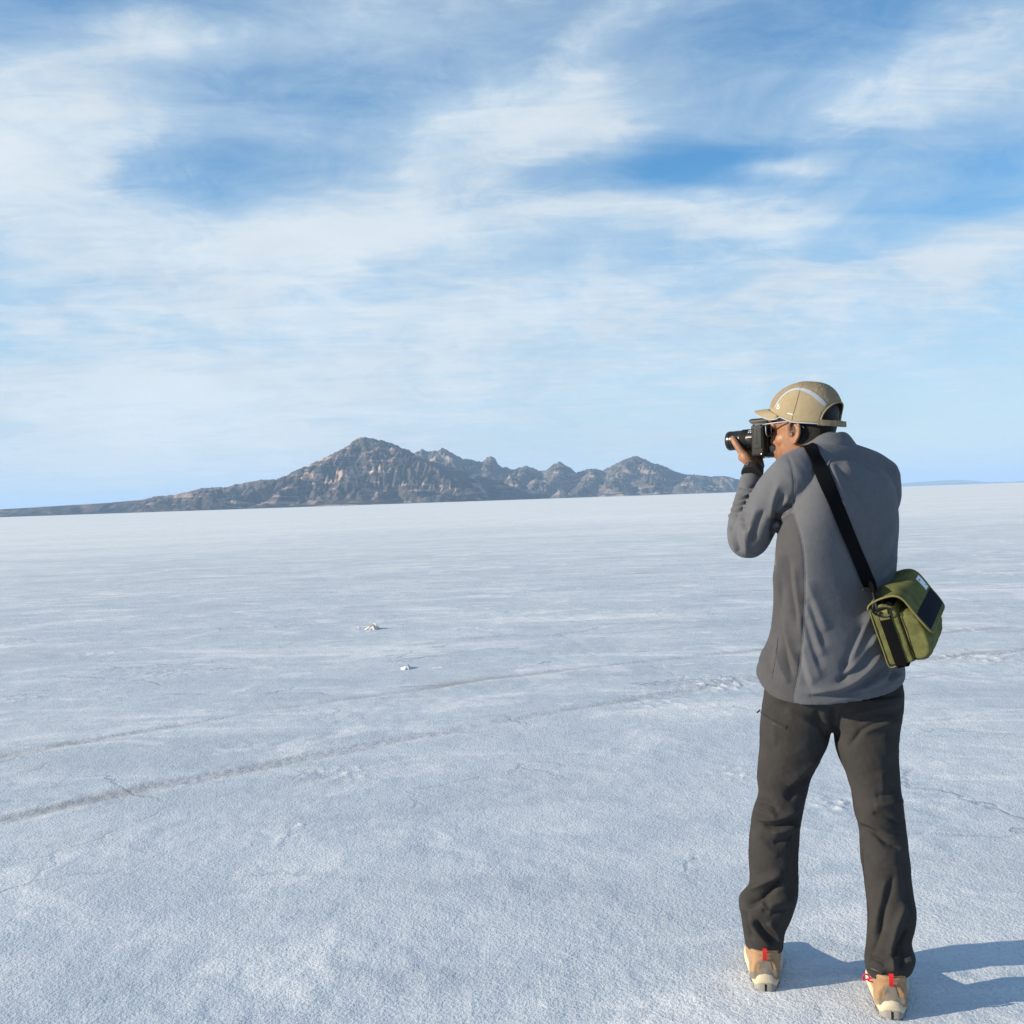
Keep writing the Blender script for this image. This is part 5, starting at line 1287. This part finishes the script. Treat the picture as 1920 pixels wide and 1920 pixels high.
edge_f = smooth_rows(np.array(edge_f), 2)
bpart('flap_binding', tube(edge_f, [.0028] * len(edge_f), 8, 200), M_olive_pipe)
fn_c = np.cross(fl_v[22, 20] - fl_v[22, 10], fl_v[30, 15] - fl_v[14, 15]); sgn = 1 if fn_c @ b_n > 0 else -1
def on_flap(name, i0, i1, j0, j1, mat, lift, th_):
    sub = fl_v[i0:i1 + 1, j0:j1 + 1]; n_, m_ = sub.shape[:2]
    gx = np.gradient(sub, axis=0); gy = np.gradient(sub, axis=1); nv_ = np.cross(gy, gx) * sgn; nv_ /= np.linalg.norm(nv_, axis=2)[..., None]
    top = sub + nv_ * (.0016 + lift + th_); bot = sub + nv_ * (.0012)
    V = list(top.reshape(-1, 3)) + list(bot.reshape(-1, 3)); q = grid_quads(n_, m_).tolist(); o_ = n_ * m_; I = np.arange(o_).reshape(n_, m_)
    loop = list(I[0, :]) + list(I[1:, -1]) + list(I[-1, -2::-1]) + list(I[-2:0:-1, 0])
    fs = [tuple(x) for x in q] + [(loop[k], loop[(k + 1) % len(loop)], loop[(k + 1) % len(loop)] + o_, loop[k] + o_) for k in range(len(loop))]
    return bpart(name, (V, fs), mat)
on_flap('navy_band', 34, 41, 1, 28, M_navy, .0002, .0008)
lb = on_flap('white_label', 27, 33, 23, 27, M_label, .0002, .0008)
def flap_pt(i, j, lift=.0030):
    i0, j0 = int(i), int(j); fi, fj = i - i0, j - j0
    p = fl_v[i0, j0] * (1 - fi) * (1 - fj) + fl_v[i0 + 1, j0] * fi * (1 - fj) + fl_v[i0, j0 + 1] * (1 - fi) * fj + fl_v[i0 + 1, j0 + 1] * fi * fj
    nv_ = np.cross(fl_v[i0, j0 + 1] - fl_v[i0, j0], fl_v[i0 + 1, j0] - fl_v[i0, j0]) * sgn; return p + nv_ / np.linalg.norm(nv_) * lift
for (a_, b_) in (((28.0, 23.8), (29.0, 23.8)), ((28.0, 23.8), (29.0, 24.4)), ((29.0, 24.4), (28.0, 24.8)), ((31.6, 25.8), (32.1, 26.2))):
    bpart('label_print', tube([flap_pt(*a_), flap_pt(*b_)], [.0005, .0005], 6, 4), M_rubber)
# webbing down the end and under the bag
wp = [(-.0030, .036, .150), (-.0032, .036, .12), (-.0032, .036, .06), (-.0030, .036, .008), (-.0020, .037, -.0015), (.004, .037, -.0035), (.03, .037, -.0035), (.10, .037, -.0035), (LB, .037, -.003)]
wpp = np.array([B(*x) for x in cat(wp, 60)]); cc_ = B(LB / 2, .036, .08)
wnn = np.array([(-b_a if x[2] > .002 else (-b_u - b_a * .3)) for x in cat(wp, 60)])
bgive(ribbon('end_webbing', wpp, wnn, .031, .0018, M_black, None, 0.0))
bgive(ribbon('webbing_loop', np.array([B(-.004, .036, .138), B(-.006, .036, .150), B(-.007, .036, .158), B(-.003, .036, .164)]), np.array([-b_a] * 4), .026, .002, M_olive_pipe, None, 0.0))
def ring_pts(c_, e1, e2, r1, r2, n=22): return [c_ + e1 * (r1 * math.cos(a)) + e2 * (r2 * math.sin(a)) for a in np.linspace(0, 2 * math.pi, n)]
bpart('d_ring', tube(ring_pts(B(-.009, .040, .160), b_n, b_u, .020, .013), [.0019] * 22, 8, 60, cap=False), M_gloss)
hk0 = B(-.011, .024, .166)
st_end = P(1637, 1112, -.112)
bpart('snap_hook', tube([hk0 + b_n * .008 - b_u * .004, hk0 - b_u * .010, hk0 - b_n * .010, hk0 - b_n * .006 + b_u * .014, hk0 * .35 + st_end * .65, st_end], [.0030, .0032, .0032, .0038, .0042, .0040], 10, 40), M_blackplastic)
bpart('hook_latch', box(hk0 * .55 + st_end * .45 - F * .005, [(st_end - hk0) / np.linalg.norm(st_end - hk0), np.cross((st_end - hk0) / np.linalg.norm(st_end - hk0), F), F], (.011, .0028, .0028), .001), M_greydoor)
sd_ = R * .93 - Z * .36
bpart('strap_buckle', tube([st_end - sd_ * .024, st_end + sd_ * .024], [.0032, .0032], 10, 10), M_blackplastic)
for s in (-1, 1): bpart('buckle_end', ellipsoid(st_end + sd_ * .0255 * s, [R * .0034, F * .0034, Z * .0034], 10, 8), M_gloss)
# strap: up the back, over the shoulder, down the chest to the far end
sp_, sn_ = surf_path(jb, [(1522, 850), (1533, 868), (1546, 898), (1564, 942), (1586, 996), (1608, 1048), (1624, 1086), (1632, 1102)], 60)
sp_ = smooth_rows(sp_, 8); sn_ = smooth_rows(sn_, 10)
fs_ = []
front = cat([sp_[0], P(1512, 843, .02), P(1498, 862, .14), P(1500, 920, .20), P(1530, 1000, .215), P(1580, 1070, .20), P(1640, 1120, .16)], 40)
fp_, fn_ = [], []
for q_ in front[1:]:
    lo_, no_, _, _ = jb.find_nearest(Vector(q_)); fp_.append(np.array(lo_)); fn_.append(np.array(no_))
far_end = B(LB + .006, .036, .170)
fp_ += [far_end * .5 + fp_[-1] * .5 + R * .02, far_end]; fn_ += [R * 1.0 + Z * .2, b_a * .4 + R * .6]
full_p = np.concatenate([np.array(fp_)[::-1], sp_, [st_end * .5 + sp_[-1] * .5, st_end]]); full_n = np.concatenate([np.array(fn_)[::-1], sn_, [sn_[-1], sn_[-1]]])
full_p = smooth_rows(full_p, 4); full_n = smooth_rows(full_n, 6)
seg = np.concatenate([[0], np.cumsum(np.linalg.norm(np.diff(full_p, axis=0), axis=1))])
tt_ = np.linspace(0, seg[-1], 150)
full_p = np.stack([np.interp(tt_, seg, full_p[:, k]) for k in range(3)], 1); full_n = np.stack([np.interp(tt_, seg, full_n[:, k]) for k in range(3)], 1)
nu_ = full_n / np.linalg.norm(full_n, axis=1)[:, None]
bgive(ribbon('shoulder_strap', full_p + nu_ * .0045, full_n, .041, .0024, M_black, None, 0.0))

# ---------------- loose lumps of salt on the flat
M_salt = plain('white_salt_lump', (0.66, 0.66, 0.66), 0.8, 0.25, bump=(160.0, 0.6, 0.004), var=0.06, vscale=30.0)
M_salt_warm = plain('cream_salt_lump', (0.66, 0.60, 0.53), 0.8, 0.25, bump=(160.0, 0.6, 0.004), var=0.10, vscale=30.0)
def lump(u, v, w_, d_, h_, seed, mat, label, tilt=0.0):
    c_ = ground_pt(u, v); th = np.linspace(0, 2 * np.pi, 40, endpoint=False); rg = []
    for k_ in range(12):
        q_ = k_ / 11; r_ = math.cos(q_ * math.pi / 2) ** .8
        nn_ = np.array([1 + .34 * float(vnoise(np.array(2.2 * math.cos(a) + seed), np.array(2.2 * math.sin(a) + q_ * 2.0), seed)) for a in th])
        zz_ = h_ * (q_ ** 1.1) * np.array([1 + .5 * float(vnoise(np.array(1.8 * math.cos(a)), np.array(1.8 * math.sin(a) + seed + q_), seed + 3)) for a in th]) - .006
        rg.append(np.stack([c_[0] + w_ * r_ * nn_ * np.cos(th) + tilt * zz_, c_[1] + d_ * r_ * nn_ * np.sin(th), zz_], 1))
    v_, f_ = loft(rg)
    o = mesh_py('salt_lump', v_, f_, mat, None, True, True, 30)
    tag(o, label, 'salt lump', 'loose salt lumps on the flat'); return o
lump(697, 1180, .085, .10, .060, 5, M_salt_warm, 'cream salt lump, farthest and largest of the loose lumps below the mountain', .4)
lump(671, 1178, .060, .09, .018, 15, M_salt, 'flat white salt lump just left of the cream lump', .2)
lump(762, 1253, .055, .08, .030, 9, M_salt, 'small peaked white salt lump nearer than the cream lump', .5)
lump(822, 1252, .075, .05, .013, 21, M_salt, 'low thin ridge of salt right of the small peaked lump', .8)
